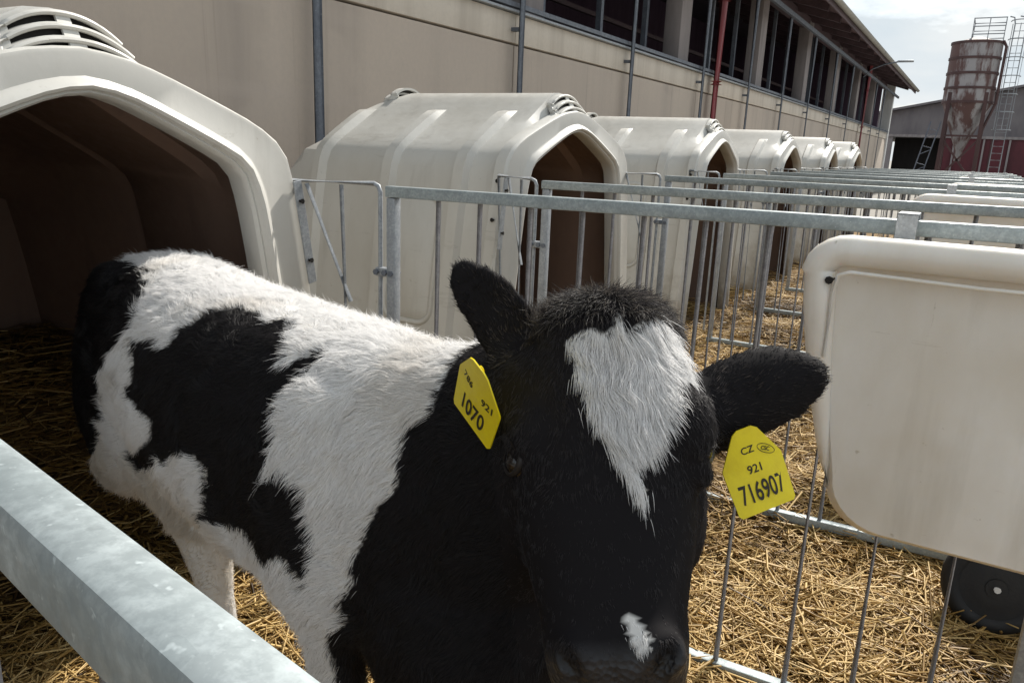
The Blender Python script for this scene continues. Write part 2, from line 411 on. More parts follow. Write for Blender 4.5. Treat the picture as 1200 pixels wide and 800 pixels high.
def build_hutch():
    h = empty('calf_hutch')
    sN = 2 * NP - 1
    def ring(half, x, sc=1.0, rib=0.0, zcap=None, ysc=1.0):
        pts = []
        f = full(half)
        for i, (yy, zz) in enumerate(f):
            r = rib * min(1, max(0, (abs(yy) - .19) / .04))
            ang = .0
            nyz = Vector((yy / .6, max(0, zz - .75) / .6)); nyz = nyz.normalized() if nyz.length > 0 else nyz
            y2 = yy * sc * ysc + nyz[0] * r; z2 = zz - (.012 if zz > .3 else 0) + nyz[1] * r
            if zcap is not None: z2 = min(z2, zcap)
            pts.append((x, y2, z2))
        return pts
    # outer skin
    st = [(-.05, .985, 0, None, 1), (-.068, .965, 0, None, 1), (-.096, .965, 0, None, 1), (-.15, .965, .0, None, 1)]
    for c in (-.235, -.60):
        st += [(c + .050, .965, 0, None, 1), (c + .034, .965, .025, None, 1), (c - .012, .965, .027, None, 1), (c - .028, .965, 0, None, 1)]
    st += [(-.86, .965, 0, None, 1), (-.955, .965, 0, 1.31, 1), (-.98, .965, .026, 1.30, 1), (-1.02, .965, .026, 1.27, .995), (-1.05, .965, 0, 1.22, .985), (-1.14, .965, 0, 1.09, .96), (-1.26, .96, 0, .96, .93), (-1.29, .95, 0, .93, .90)]
    st.sort(key=lambda s: -s[0])
    bm = bmesh.new()
    rings = [ring(OUT_H if x < -.09 else FL_H, x, sc, rib, zc, ys) for x, sc, rib, zc, ys in st]
    R = add_loft(bm, rings, False)
    last = R[-1]; bm.faces.new(last)
    obj('shell', bm, PLASTIC, h, angle=24)
    # inner dark skin
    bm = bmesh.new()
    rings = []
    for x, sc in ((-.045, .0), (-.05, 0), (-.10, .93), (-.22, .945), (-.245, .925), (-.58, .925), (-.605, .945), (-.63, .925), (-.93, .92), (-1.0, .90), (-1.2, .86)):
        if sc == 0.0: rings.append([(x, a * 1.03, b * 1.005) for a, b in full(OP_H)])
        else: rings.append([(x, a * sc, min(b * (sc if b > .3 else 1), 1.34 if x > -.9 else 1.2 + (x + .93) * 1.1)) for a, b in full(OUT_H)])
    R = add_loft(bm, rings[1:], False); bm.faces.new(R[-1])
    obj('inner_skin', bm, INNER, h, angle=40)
    # moulded front frame
    bm = bmesh.new()
    O = np.array(full(FL_H)); P = np.array(full(OP_H))
    def lp(t, x): 
        q = O * (1 - t) + P * t
        return [(x, a, b) for a, b in q]
    rings = [[(-.06, a * .985, b * .992 if b > .3 else b) for a, b in O], [(-.055, a, b) for a, b in O], [(-.012, a * 1.0, b) for a, b in O], lp(.05, -.002), lp(.12, 0), lp(.60, 0), lp(.66, .004), lp(.72, .016), lp(.80, .022), lp(.86, .018), lp(.90, .008), lp(.94, .010), lp(.985, .004), lp(1.0, -.006), lp(1.0, -.03), lp(.97, -.05)]
    add_loft(bm, rings, False)
    obj('front_frame', bm, PLASTIC, h, angle=33)
    # louvred ridge vents: stepped risers with two slots each, front and rear
    def vent(x0, sgn, z0, zstep, xstep, half, rows, drop=.052):
        def plate(bm, row, t0, t1, fa, fb, th=.007, dx=0.0):
            x = x0 - sgn * (xstep * row + dx); hw = half - .010 * row; z = z0 + zstep * row; rg = []
            for t in np.linspace(t0, t1, max(3, int(abs(t1 - t0) * 10))):
                za = z - drop * abs(t) ** 2.2 + fa * zstep; zb_ = z - drop * abs(t) ** 2.2 + fb * zstep
                xa = x - sgn * fa * .012; xb = x - sgn * fb * .012
                rg.append([(xa, hw * t, za), (xb, hw * t, zb_), (xb - sgn * th, hw * t, zb_), (xa - sgn * th, hw * t, za)])
            add_loft(bm, rg, True, True, True)
        bm = bmesh.new()
        for row in range(rows):
            plate(bm, row, -1, 1, .0, .30)
            plate(bm, row, -1, 1, .78, 1.06, .006)
            for t0, t1 in ((-1, -.86), (-.10, .14), (.88, 1)): plate(bm, row, t0, t1, .30, .78, .006)
            hw = half - .010 * row
            add_tube(bm, [(x0 - sgn * (xstep * row + .010), hw * t, z0 + zstep * (row + .98) - drop * abs(t) ** 2.2) for t in np.linspace(-1, 1, 21)], .0055, 8)
            rg = []
            for t in np.linspace(-1, 1, 21):
                z = z0 + zstep * (row + 1) - drop * abs(t) ** 2.2
                rg.append([(x0 - sgn * (xstep * row + .010), hw * t, z + .004), (x0 - sgn * (xstep * (row + 1) + .014), hw * t, z + .006), (x0 - sgn * (xstep * (row + 1) + .014), hw * t, z - .004), (x0 - sgn * (xstep * row + .010), hw * t, z - .004)])
            add_loft(bm, rg, True, True, True)
        for t in (-1, 1):
            add_beam(bm, (x0 - sgn * .006, half * t, z0 - drop), (x0 - sgn * (xstep * rows + .012), (half - .010 * rows) * t, z0 + zstep * rows - drop + .002), .008, .024, .002)
        o = obj('vent', bm, PLASTIC, h, angle=45)
        for row in range(rows):
            bm = bmesh.new(); plate(bm, row, -.93, .93, .22, .86, .003, .012)
            obj('vent_slot', bm, SLOT, o)  # black plate painted in for the shade seen through the slots
    vent(-.008, 1, 1.260, .0245, .021, .135, 3, .042)
    vent(-.985, -1, 1.322, .020, .030, .10, 2, .03)
    # embossed hatch on both sides
    for s in (1, -1):
        bm = bmesh.new()
        x0, x1, z0, z1, rr = -.56, -.30, .42, .93, .07
        def rrect(inset, off):
            pts = []
            for cx, cz, a0 in ((x1 - rr, z1 - rr, 0), (x0 + rr, z1 - rr, 90), (x0 + rr, z0 + rr, 180), (x1 - rr, z0 + rr, 270)):
                for a in np.linspace(a0, a0 + 90, 6):
                    xx = cx + (rr - inset) * math.cos(math.radians(a)); zz = cz + (rr - inset) * math.sin(math.radians(a))
                    pts.append((xx, s * (prof_y(zz) * .965 + off), zz))
            return pts
        add_loft(bm, [rrect(-.008, -.004), rrect(-.004, .006), rrect(.004, .009), rrect(.012, .006), rrect(.016, .0), rrect(.022, .005)], True, False, True)
        obj('side_hatch', bm, PLASTIC, h, smooth=False, angle=60)
    # bolts on the frame
    for s in (1, -1):
        for z in (.86, 1.0):
            bm = bmesh.new(); cyl(bm, (-.03, s * (float(np.interp(z, FL_H[:NP - 8, 1], FL_H[:NP - 8, 0])) - .004), z), (-.03, s * (float(np.interp(z, FL_H[:NP - 8, 1], FL_H[:NP - 8, 0])) + .008), z), .008, None, 8)
            obj('bolt', bm, SLOT, h)
    return h
HL = ['nearest white plastic calf hutch with a calf standing in front of its dark opening',
      'second white calf hutch in the row, its ribbed side facing the nearby calf',
      'third white calf hutch in the row, just left of the dark red downpipe foot',
      'fourth white calf hutch in the row, partly hidden behind stacked pen rails',
      'fifth white calf hutch in the row, showing a small dark opening',
      'last and smallest white calf hutch at the far end of the row']
hutch = build_hutch()
hyaw = [0, -3, 1, 0, 1.5, -1]
hutches = [hutch] + [copy_tree(hutch) for _ in HUTCH_Y[1:]]
for h, yy, lb, a in zip(hutches, HUTCH_Y, HL, hyaw):
    h.location = (XF, yy, 0); h.rotation_euler.z = math.radians(a)
    tag(h, lb, 'calf hutch', 'calf hutches in a row along the barn wall')

# ------------------------------------------------------------------ pen fences
def build_fence(x0, x1, y0, y1, z0, z1, zb0, zb1, hinge, label, nbars=None, bw=.026, bh=.027, bv=.003):
    """panel from (x0,y0) by the hutch to (x1,y1) at the open end"""
    f = empty('pen_fence', (x0, y0, 0))
    def P(t, z): return Vector((t * (x1 - x0), t * (y1 - y0), z))
    def zt(t): return z0 + (z1 - z0) * t
    def zb(t): return zb0 + (zb1 - zb0) * t
    Lf = math.hypot(x1 - x0, y1 - y0)
    hw = bw / 2
    bm = bmesh.new(); add_beam(bm, P(-.012, zt(0) - bh / 2), P(1.02, zt(1) - bh / 2), bw, bh, bv); obj('top_rail', bm, GALVR, f, angle=40)
    bm = bmesh.new(); add_beam(bm, P(-.012, zb(0)), P(1.02, zb(1)), bw, bw, .003); obj('bottom_rail', bm, GALVR, f, angle=40)
    for t in (0, 1):
        bm = bmesh.new(); add_beam(bm, P(t, zb(t) + hw), P(t, zt(t) - bh - .001), bw, bw, .003); obj('post', bm, GALV, f, angle=40)
    n = nbars or max(2, int(round(Lf / .125)))
    for k in range(1, n):
        t = k / n + random.uniform(-.006, .006)
        j = Vector((random.uniform(-.006, .006), 0, 0))
        bm = bmesh.new(); cyl(bm, P(t, zb(t) + hw) + j, P(t, zt(t) - bh - .0005), .0060, None, 8); obj('bar', bm, BAR, f, smooth=True)
    if hinge:
        # small braced side gate of round rod between the fence post and the hutch frame
        hx, hy, rx = hinge                     # hutch end, relative to the post
        a = Vector((-.042, .0, 0)); b = Vector((hx, hy, 0))
        zt0 = z0 + .003
        gt = obj('hinge_panel', (lambda bm: (add_tube(bm, [b + Vector((0, 0, zt0)), a + Vector((-.02, 0, zt0)), a + Vector((-.006, 0, zt0 - .006)), a + Vector((0, 0, zt0 - .02)), a + Vector((0, 0, .1))], .0062, 8), bm)[1])(bmesh.new()), GALV, f, smooth=True)
        for t, tb in ((.72, .30), (.38, .30)):
            bm = bmesh.new(); add_tube(bm, [b * t + a * (1 - t) + Vector((0, 0, zt0 - .006)), b * tb + a * (1 - tb) + Vector((0, 0, zt0 - .30))] if t == .72 else [b * t + a * (1 - t) + Vector((0, 0, zt0 - .006)), b * tb + a * (1 - tb) + Vector((0, 0, .1))], .0055, 8)
            obj('brace', bm, GALV, gt, smooth=True)
        bm = bmesh.new(); add_tube(bm, [b + Vector((0, 0, zt0)), b + Vector((.016, .012, .60))], .0062, 8); obj('brace', bm, GALV, gt, smooth=True)
        sx_ = XF + .006 - x0; sy = lambda z: hy * (.93 - .38 * (zt0 - z) / .26)
        bm = bmesh.new(); add_beam(bm, (sx_, sy(zt0), zt0), (sx_, sy(zt0 - .26), zt0 - .26), .026, .005, .001); obj('flange_strip', bm, GALV, gt)
        for dz in (-.05, -.20):
            bm = bmesh.new(); cyl(bm, (sx_, sy(zt0 + dz), zt0 + dz), (sx_ + .010, sy(zt0 + dz), zt0 + dz), .007, None, 6); obj('bolt', bm, SLOT, gt)
        cl = obj('clamp', (lambda bm: (add_box(bm, (-.022, 0, z0 - .215), (.060, .022, .022), None, .003), bm)[1])(bmesh.new()), GALV, f)
        for xx in (-.045, -.018, .002):
            bm = bmesh.new(); cyl(bm, (xx, -.018, z0 - .215), (xx, .018, z0 - .215), .008, None, 6); obj('clamp_bolt', bm, POSTM, cl)
    tag(f, label, 'pen fence', 'galvanised fences between the calf pens')
    return f
# near side fence of the calf's pen, passing under the lens
build_fence(-1.30, .20, .2864, .0385, 1.025, 1.025, .05, .05, None, 'galvanised fence crossing the bottom left corner, its broad rail nearest of all', bw=.0195, bv=.0042)
build_fence(-1.229, .205, 1.5, 1.5, 1.020, 1.035, .03, .055, (-.272, -.118, 0), 'galvanised fence straight behind the calf, carrying the large white feed tub', nbars=11)
build_fence(-1.235, .25, 2.31, 2.33, 1.018, 1.030, .04, .06, (-.245, .085, 0), 'second galvanised fence beyond the calf, in front of the second hutch opening')
fx = [(3.50, -1, 'galvanised fence past the second hutch opening, third behind the calf'),
      (4.46, 1, 'galvanised fence just in front of the third hutch opening'),
      (5.62, -1, 'galvanised fence just past the third hutch opening'),
      (6.66, 1, 'galvanised fence just in front of the fourth hutch opening'),
      (7.82, -1, 'galvanised fence just past the fourth hutch opening'),
      (8.86, 1, 'galvanised fence just in front of the fifth hutch opening'),
      (10.0, -1, 'galvanised fence just past the fifth hutch opening'),
      (11.2, 1, 'farthest galvanised fence of the row, in front of the last hutch')]
for yy, sg, lb in fx:
    build_fence(-1.235, .25 + .06 * (yy > 6), yy, yy + .02, 1.02, 1.028, .05, .05, (-.245, sg * .085, 0), lb)

# ------------------------------------------------------------------ white feed tubs hung on the far fences
def build_feeder():
    f = empty('feed_tub')                 # origin: top left front corner projected on z=0 ; hung on fence at y=+.2
    W = .56
    top, bot = 1.008, .50
    # front outline (x,z) tapering down
    def outline(inset, y, ybot):
        pts = []
        xl0, xr0, xl1, xr1 = inset, W - inset, .060 + inset, W - .06 - inset
        zt_, zb_ = top - inset, bot + inset
        for cx, cz, a0, r in ((xr0 - .06, zt_ - .05, 0, .05), (xl0 + .05, zt_ - .05, 90, .05), (xl1 + .085, zb_ + .085, 180, .085), (xr1 - .085, zb_ + .085, 270, .085)):
            for a in np.linspace(a0, a0 + 90, 8):
                xx = cx + r * math.cos(math.radians(a)); zz = cz + r * math.sin(math.radians(a))
                k = (zz - bot) / (top - bot)
                pts.append((xx, y * k + ybot * (1 - k), zz))
        return pts
    bm = bmesh.new()
    rings = [outline(.030, .012, .012), outline(.036, .012, .012), outline(.05, .016, .010), outline(.09, .016, .008)]
    add_loft(bm, rings, True, False, True)
    back = [outline(.030, .012, .012), outline(.018, .03, .03), outline(.014, .10, .06), outline(.014, .165, .08)]
    add_loft(bm, back, True, False, True)
    obj('tub_body', bm, FEEDP, f, angle=35)
    # rolled rim over the top and down both sides
    bm = bmesh.new()
    pts = []
    for z in np.linspace(.585, top - .055, 9): pts.append((.026 + .062 * ((top - z) / .44) ** 1.6, .034 * ((top - z) / .42) ** 2, z))
    for a in np.linspace(180, 90, 7)[1:]: pts.append((.022 + .045 + .045 * math.cos(math.radians(a)), 0, top - .062 + .045 * math.sin(math.radians(a))))
    for a in np.linspace(90, 0, 7): pts.append((W - .022 - .045 + .045 * math.cos(math.radians(a)), 0, top - .062 + .045 * math.sin(math.radians(a))))
    for z in np.linspace(top - .055, .585, 9)[1:]: pts.append((W - .026 - .062 * ((top - z) / .44) ** 1.6, .034 * ((top - z) / .42) ** 2, z))
    n = len(pts); rs = [.008 + .0165 * min(1, min(i, n - 1 - i) / 7) for i in range(n)]
    add_tube(bm, pts, rs, 14); obj('rolled_rim', bm, FEEDP, f, smooth=True)
    # wire bail tucked under the rim
    bm = bmesh.new(); add_tube(bm, [(.052, -.012, .82), (.053, -.018, .925), (.058, -.020, .954), (.075, -.021, .960), (.25, -.018, .956), (.40, -.020, .958), (.505, -.018, .956)], .0035, 6); obj('wire', bm, FEEDP, f, smooth=True)
    bm = bmesh.new(); cyl(bm, (.046, -.026, .945), (.046, .0, .945), .0065, None, 8); obj('bolt', bm, SLOT, f)
    for x in (.13, .43):
        bm = bmesh.new(); add_tube(bm, [], .01) if False else None
        add_box(bm, (x, .150, .985), (.032, .004, .12), None, .001)
        add_box(bm, (x, .178, 1.043), (.032, .06, .004), None, .001)
        add_box(bm, (x, .207, 1.010), (.032, .004, .07), None, .001)
        obj('hook_strap', bm, GALV, f)
    return f
feeder = build_feeder()
FLB = ['large white plastic feed tub with rolled rim hanging on the fence at the right',
       'white feed tub directly behind the large one, only its top and strips visible between rails',
       'third white feed tub back, a thin pale rim above the rails at the right edge',
       'fourth white feed tub back, a sliver of rim under the red building',
       'farthest white feed tub at the right end of the row']
FPOS = [(-.222, 1.30), (-.215, 3.305), (-.17, 5.43), (-.2, 7.63), (-.2, 9.81)]
feeders = [feeder] + [copy_tree(feeder) for _ in FPOS[1:]]
for f, (x, y), lb in zip(feeders, FPOS, FLB):
    f.location = (x, y, 0); tag(f, lb, 'feed tub', 'white feed tubs hung on the pen fences')

# rubber wheel lying against the second fence
wh = tag(empty('rubber_wheel', (.185, 2.10, .115), 0), 'black rubber wheel with pale hub bolt standing in the straw under the feed tub', 'wheel')
bm = bmesh.new()
prof = [(.02, -.030), (.03, -.034), (.055, -.026), (.085, -.024), (.092, -.032), (.108, -.034), (.122, -.022), (.126, 0), (.122, .022), (.10, .034), (.03, .034)]
add_loft(bm, [[(r * math.cos(a), yv, r * math.sin(a)) for r, yv in prof] for a in np.linspace(0, 2 * math.pi, 33)], False)
bmesh.ops.remove_doubles(bm, verts=bm.verts, dist=1e-5)
obj('tyre', bm, BLACKR, wh, angle=50)
bm = bmesh.new(); cyl(bm, (0, -.036, 0), (0, .03, 0), .026, .026, 16); obj('hub', bm, BLACKR, wh)
bm = bmesh.new(); cyl(bm, (0, -.046, 0), (0, -.034, 0), .0085, None, 8); obj('hub_bolt', bm, PALE, wh)
wh.scale = (.94,) * 3; wh.location.x += .008
wh.rotation_euler = (math.radians(-12), 0, math.radians(8))

# ------------------------------------------------------------------ far building, silo
fb = tag(empty('farm_building', (-4.4, 50, 0)), 'far low farm building with grey gable, dark doorway and dark red wall', 'building')
bm = bmesh.new()
gz = lambda x: 5.25 - .21 * abs(x - 6.5)
xs = [-5, 6.5, 18]
add_loft(bm, [[(-5, yy, 2.55), (-5, yy, gz(-5)), (6.5, yy, 5.25), (18, yy, gz(18)), (18, yy, 2.55)] for yy in (0, 20)], True, True, True)
obj('gable_wall', bm, GREYROOF, fb)
for s, xa, xb in ((0, -5.4, 6.5), (1, 6.5, 18.4)):
    bm = bmesh.new(); add_loft(bm, [[(xa, yy, gz(xa) + .02), (xb, yy, gz(xb) + .02), (xb, yy, gz(xb) + .14), (xa, yy, gz(xa) + .14)] for yy in (-.4, 20.4)], True, True, True); obj('roof', bm, GREYROOF, fb)
bm = bmesh.new(); add_box(bm, (7, -.03, 2.5), (23.6, .1, .14)); obj('fascia_board', bm, CONC, fb)
bm = bmesh.new(); add_box(bm, (10.2, .1, 1.2), (15.5, .2, 2.46)); obj('red_wall', bm, REDWALL, fb)
bm = bmesh.new(); add_box(bm, (-2.6, .1, 1.2), (4.8, .2, 2.46)); obj('grey_wall', bm, CONC, fb)
bm = bmesh.new(); add_box(bm, (1.1, 1.6, 1.2), (2.62, .2, 2.46)); obj('dark_doorway', bm, SLOT, fb)  # near-black slab standing in for the shade inside the opening
for x in (2.9, 4.3, 5.5):
    bm = bmesh.new(); add_beam(bm, (x, -.1, 0), (x, -.1, 2.4), .09, .09); obj('door_post', bm, CONC, fb)
for i in range(1, 7):
    bm = bmesh.new(); add_box(bm, (2.45 + i * 2.2, -.012, 1.2), (.05, .05, 2.4)); obj('wall_batten', bm, SILOR, fb)

SX, SY = -1.02, 41.5
si = tag(empty('feed_silo', (SX, SY, 0)), 'tall rusty white feed silo with top railing before the red building', 'silo')
bm = bmesh.new(); rr = 1.0
Zt, Zc = 6.25, 3.75
add_loft(bm, [[(r * math.cos(a), r * math.sin(a), z) for a in np.linspace(0, 2 * math.pi, 33)[:-1]] for r, z in ((rr, Zc), (rr, 4.35), (rr, 4.97), (rr, 5.6), (rr, Zt), (.15, Zt + .28))], True, False, True)
obj('shell', bm, SILOP, si, angle=40)
for z in (Zc, 4.35, 4.97, 5.6, Zt):
    bm = bmesh.new(); add_loft(bm, [[((rr + d) * math.cos(a), (rr + d) * math.sin(a), z + dz) for a in np.linspace(0, 2 * math.pi, 33)[:-1]] for d, dz in ((-.01, -.05), (.035, -.05), (.035, .05), (-.01, .05))], True); obj('hoop', bm, SILOR, si, angle=40)
bm = bmesh.new(); add_loft(bm, [[(r * math.cos(a), r * math.sin(a), z) for a in np.linspace(0, 2 * math.pi, 33)[:-1]] for r, z in ((rr * .98, Zc - .05), (.16, 1.65), (.14, 1.2))], True, False, True)
obj('cone', bm, SILOP, si, angle=40)
for sx, sy in ((-1, -1), (1, -1), (1, 1), (-1, 1)):
    bm = bmesh.new(); add_beam(bm, (sx * .74, sy * .74, 0), (sx * .70, sy * .70, Zc + .4), .16, .16); obj('leg', bm, SILOR, si)
for a, b in (((-.74, -.74, .3), (.74, -.74, 2.2)), ((.74, -.74, .3), (-.74, -.74, 2.2)), ((-.74, -.74, 2.3), (.74, -.74, 2.3)), ((-.74, -.74, 2.3), (-.74, .74, 2.3)), ((.74, -.74, 2.3), (.74, .74, 2.3))):
    bm = bmesh.new(); add_beam(bm, a, b, .08, .08); obj('brace', bm, SILOR, si)
bm = bmesh.new()
for z in (Zt + .3, Zt + .62, Zt + .95):
    add_tube(bm, [(x, y, z) for x, y in ((-.25, -.75), (.95, -.75), (.95, .75), (-.25, .75))], .025, 6, closed=True)
for x, y in ((-.25, -.75), (.35, -.75), (.95, -.75), (.95, .75), (-.25, .75), (.95, 0)): cyl(bm, (x, y, Zt + .02), (x, y, Zt + .97), .025, None, 6)
obj('top_railing', bm, GALV, si)
bm = bmesh.new()
for dx in (0, .42): add_tube(bm, [(1.28 + dx, -.2, 0), (1.28 + dx, -.2, Zt + .75), (1.22 + dx, -.2, Zt + 1.0), (1.05 + dx * .9, -.2, Zt + 1.05)], .03, 6)
for z in np.arange(.4, Zt + .8, .3): cyl(bm, (1.28, -.2, z), (1.70, -.2, z), .018, None, 6)
obj('ladder', bm, GALV, si)
bm = bmesh.new()
for z in np.arange(2.6, Zt + .9, .75): add_tube(bm, [(1.28 + .21 + .36 * math.cos(a), -.2 - .55 * math.sin(a), z) for a in np.linspace(math.pi * 1.02, -.05, 9)], .022, 6)
for a in (.6, 1.57, 2.5): cyl(bm, (1.49 + .36 * math.cos(a), -.2 - .55 * math.sin(a), 2.6), (1.49 + .36 * math.cos(a), -.2 - .55 * math.sin(a), Zt + .7), .018, None, 6)
obj('ladder_cage', bm, GALV, si)
bm = bmesh.new(); add_tube(bm, [(.75, -.5, 0), (.78, -.5, 2.6), (1.1, -.4, 3.7), (1.12, -.4, Zt - .2), (.98, -.3, Zt + .05)], .06, 8); obj('fill_pipe', bm, SILOR, si, smooth=True)
lt = tag(empty('ladder_frame', (-2.35, 40.6, 0)), 'thin steel lattice ladder leaning beside the rusty silo base', 'ladder')
for dx in (-.2, .2):
    bm = bmesh.new(); add_beam(bm, (dx - .25, 0, 0), (dx + .25, .3, 2.9), .05, .05); obj('side_rail', bm, POSTM, lt)
for k in range(7):
    z = .3 + k * .38; o_ = -.25 + .5 * z / 2.9
    bm = bmesh.new(); add_beam(bm, (o_ - .2, .3 * z / 2.9, z), (o_ + .2, .3 * z / 2.9, z + (.2 if k % 2 else -.1)), .035, .035); obj('rung', bm, POSTM, lt)

# ------------------------------------------------------------------ the calf
HP = Vector((-.322, .728, .975)); HM = Vector((-.190, .560, .655))      # poll, tip of the muzzle
HA = (HM - HP).normalized()                                            # down the face
_c = Vector((.26, -.65, .31)).normalized()
HN = (_c - HA * _c.dot(HA)).normalized()                               # out of the forehead
HLt = HN.cross(HA).normalized()
if HLt.x < 0: HLt = -HLt                                               # towards the calf's left (right in the photo)
def hd(t, l, n): return HP + HA * t + HLt * l + HN * n
def superring(c, u, v, a, b, n=20, e=2.4, b2=None):
    """ring in the plane u,v ; a half size along u, b along +v, b2 along -v"""
    pts = []
    for k in range(n):
        th = 2 * math.pi * k / n
        cs, sn = math.cos(th), math.sin(th)
        r = (abs(cs) ** e + abs(sn) ** e) ** (-1 / e)
        bb = b if sn >= 0 or b2 is None else b2
        pts.append(c + u * (a * r * cs) + v * (bb * r * sn))
    return pts
def build_calf_base():
    bm = bmesh.new()
    # trunk and neck : (x, y, z_top, z_bottom, half width)
    T = [(-1.70, 1.09, .78, .66, .03), (-1.675, 1.085, .815, .60, .085), (-1.60, 1.065, .85, .52, .14), (-1.50, 1.04, .872, .47, .168), (-1.38, 1.01, .874, .44, .175), (-1.24, .975, .866, .405, .182),
         (-1.08, .935, .857, .395, .192), (-.92, .885, .856, .405, .19), (-.78, .845, .862, .415, .175), (-.66, .81, .866, .40, .155), (-.57, .785, .872, .39, .135),
         (-.49, .765, .890, .43, .115), (-.42, .748, .915, .52, .10), (-.36, .738, .945, .62, .088), (-.31, .72, .945, .70, .07)]
    C = [Vector((t[0], t[1], (t[2] + t[3]) / 2)) for t in T]
    rings = []
    for i, t in enumerate(T):
        d = C[min(i + 1, len(C) - 1)] - C[max(i - 1, 0)]; d.z = 0; d.normalize()
        u = Vector((-d.y, d.x, 0)); v = Vector((0, 0, 1))
        rings.append(superring(C[i], u, v, t[4], (t[2] - t[3]) / 2, 24, 2.25))
    add_loft(bm, rings, True, True, True)
    def limb(J):
        # J: (x, y, z, half length fore-aft, half width)
        P = [Vector(j[:3]) for j in J]; rg = []
        for i, j in enumerate(J):
            rg.append(superring(P[i], Vector((1, 0, 0)), Vector((0, 1, 0)), j[3], j[4], 14, 2.1))
        add_loft(bm, rg, True, True, True)
    # hind legs: the near one stands forward under the flank, the far one back
    limb([(-1.52, .96, .80, .10, .06), (-1.47, .94, .66, .17, .085), (-1.40, .93, .54, .175, .082), (-1.32, .92, .45, .145, .072), (-1.25, .91, .37, .080, .054), (-1.235, .915, .29, .056, .040), (-1.225, .92, .21, .040, .031), (-1.205, .92, .12, .030, .027), (-1.195, .92, .075, .036, .031), (-1.175, .92, .04, .038, .033), (-1.165, .92, .0, .044, .036)])
    bx, by = -1.54, 1.15
    limb([(bx, by - .02, .80, .10, .06), (bx - .01, by, .66, .15, .08), (bx + .01, by, .54, .14, .072), (bx - .01, by, .46, .10, .058), (bx - .07, by, .37, .060, .042), (bx - .115, by, .30, .046, .035), (bx - .105, by, .22, .032, .028), (bx - .085, by, .12, .026, .024), (bx - .075, by, .075, .032, .030), (bx - .055, by, .04, .036, .032), (bx - .045, by, .0, .044, .036)])
    for dx, dy in ((-.02, -.10), (.05, .10)):         # fore legs
        bx, by = -.68 + dx, .82 + dy
        limb([(bx, by + .015 * (1 if dy < 0 else -1), .70, .095, .06), (bx - .005, by, .58, .088, .062), (bx, by, .48, .062, .05), (bx + .005, by, .40, .045, .038), (bx + .01, by, .31, .037, .034), (bx + .012, by, .27, .038, .034), (bx + .005, by, .22, .027, .025), (bx, by, .12, .024, .023), (bx + .006, by, .075, .031, .028), (bx + .02, by, .04, .035, .032), (bx + .025, by, .0, .042, .036)])
    # hips, shoulder and brisket masses
    def blob(c, r, seg=16):
        m = Matrix.Translation(Vector(c)) @ Matrix.Diagonal((r[0], r[1], r[2], 1))
        bmesh.ops.create_uvsphere(bm, u_segments=seg, v_segments=10, radius=1, matrix=m)
    blob((-1.53, .955, .80), (.07, .05, .06)); blob((-1.49, 1.13, .80), (.07, .05, .06))
    blob((-1.535, .965, .56), (.135, .10, .20)); blob((-1.50, .95, .44), (.12, .08, .10)); blob((-.70, .715, .62), (.14, .070, .20)); blob((-.66, .905, .62), (.14, .070, .20))
    blob((-.50, .76, .52), (.15, .125, .19))
    # tail
    tl = [(-1.66, 1.085, .825), (-1.72, 1.09, .80), (-1.76, 1.09, .72), (-1.765, 1.07, .60), (-1.755, 1.05, .46), (-1.75, 1.04, .34)]
    add_tube(bm, tl, [.03, .03, .024, .018, .016, .02], 10)
    # head: (t, half width, front n, back n)
    Hs = [(-.030, .050, -.050, -.115), (-.012, .072, -.028, -.135), (.02, .085, -.006, -.155), (.06, .091, .008, -.175), (.10, .096, .012, -.190), (.145, .098, .010, -.195), (.185, .090, .006, -.190),
          (.225, .086, .004, -.182), (.258, .078, .002, -.168), (.283, .072, .001, -.152), (.308, .065, .001, -.136), (.333, .064, .003, -.122), (.358, .061, -.002, -.104), (.384, .052, -.020, -.08)]
    rings = []
    for t, wd, nf, nb_ in Hs:
        mid = nf * .55 + nb_ * .45
        sh = -.010 * min(1, max(0, (t - .1) / .1)); wd += .007 * min(1, max(0, (t - .12) / .1))
        rings.append(superring(hd(t, sh, mid), HLt, HN, wd, nf - mid, 24, 2.5, mid - nb_))
    add_loft(bm, rings, True, True, True)
    def hblob(t, l, n, r):
        rot = Matrix((HLt, HA, HN)).transposed().to_4x4()
        m = Matrix.Translation(hd(t, l, n)) @ rot @ Matrix.Diagonal((r[0], r[1], r[2], 1))
        bmesh.ops.create_uvsphere(bm, u_segments=16, v_segments=10, radius=1, matrix=m)
    for s in (-1, 1):
        hblob(.130, s * .076, -.034, (.034, .046, .036))          # brow
        hblob(.178, s * .078, -.046, (.026, .018, .024))          # lower lid
        hblob(.195, s * .066 - .008, -.115, (.042, .085, .06))           # cheek
        hblob(.343, s * .038 - .006, -.011, (.024, .024, .022))          # nostril wing
    hblob(.362, 0, -.055, (.05, .03, .04))
    hblob(.03, 0, -.02, (.07, .05, .035))                         # poll
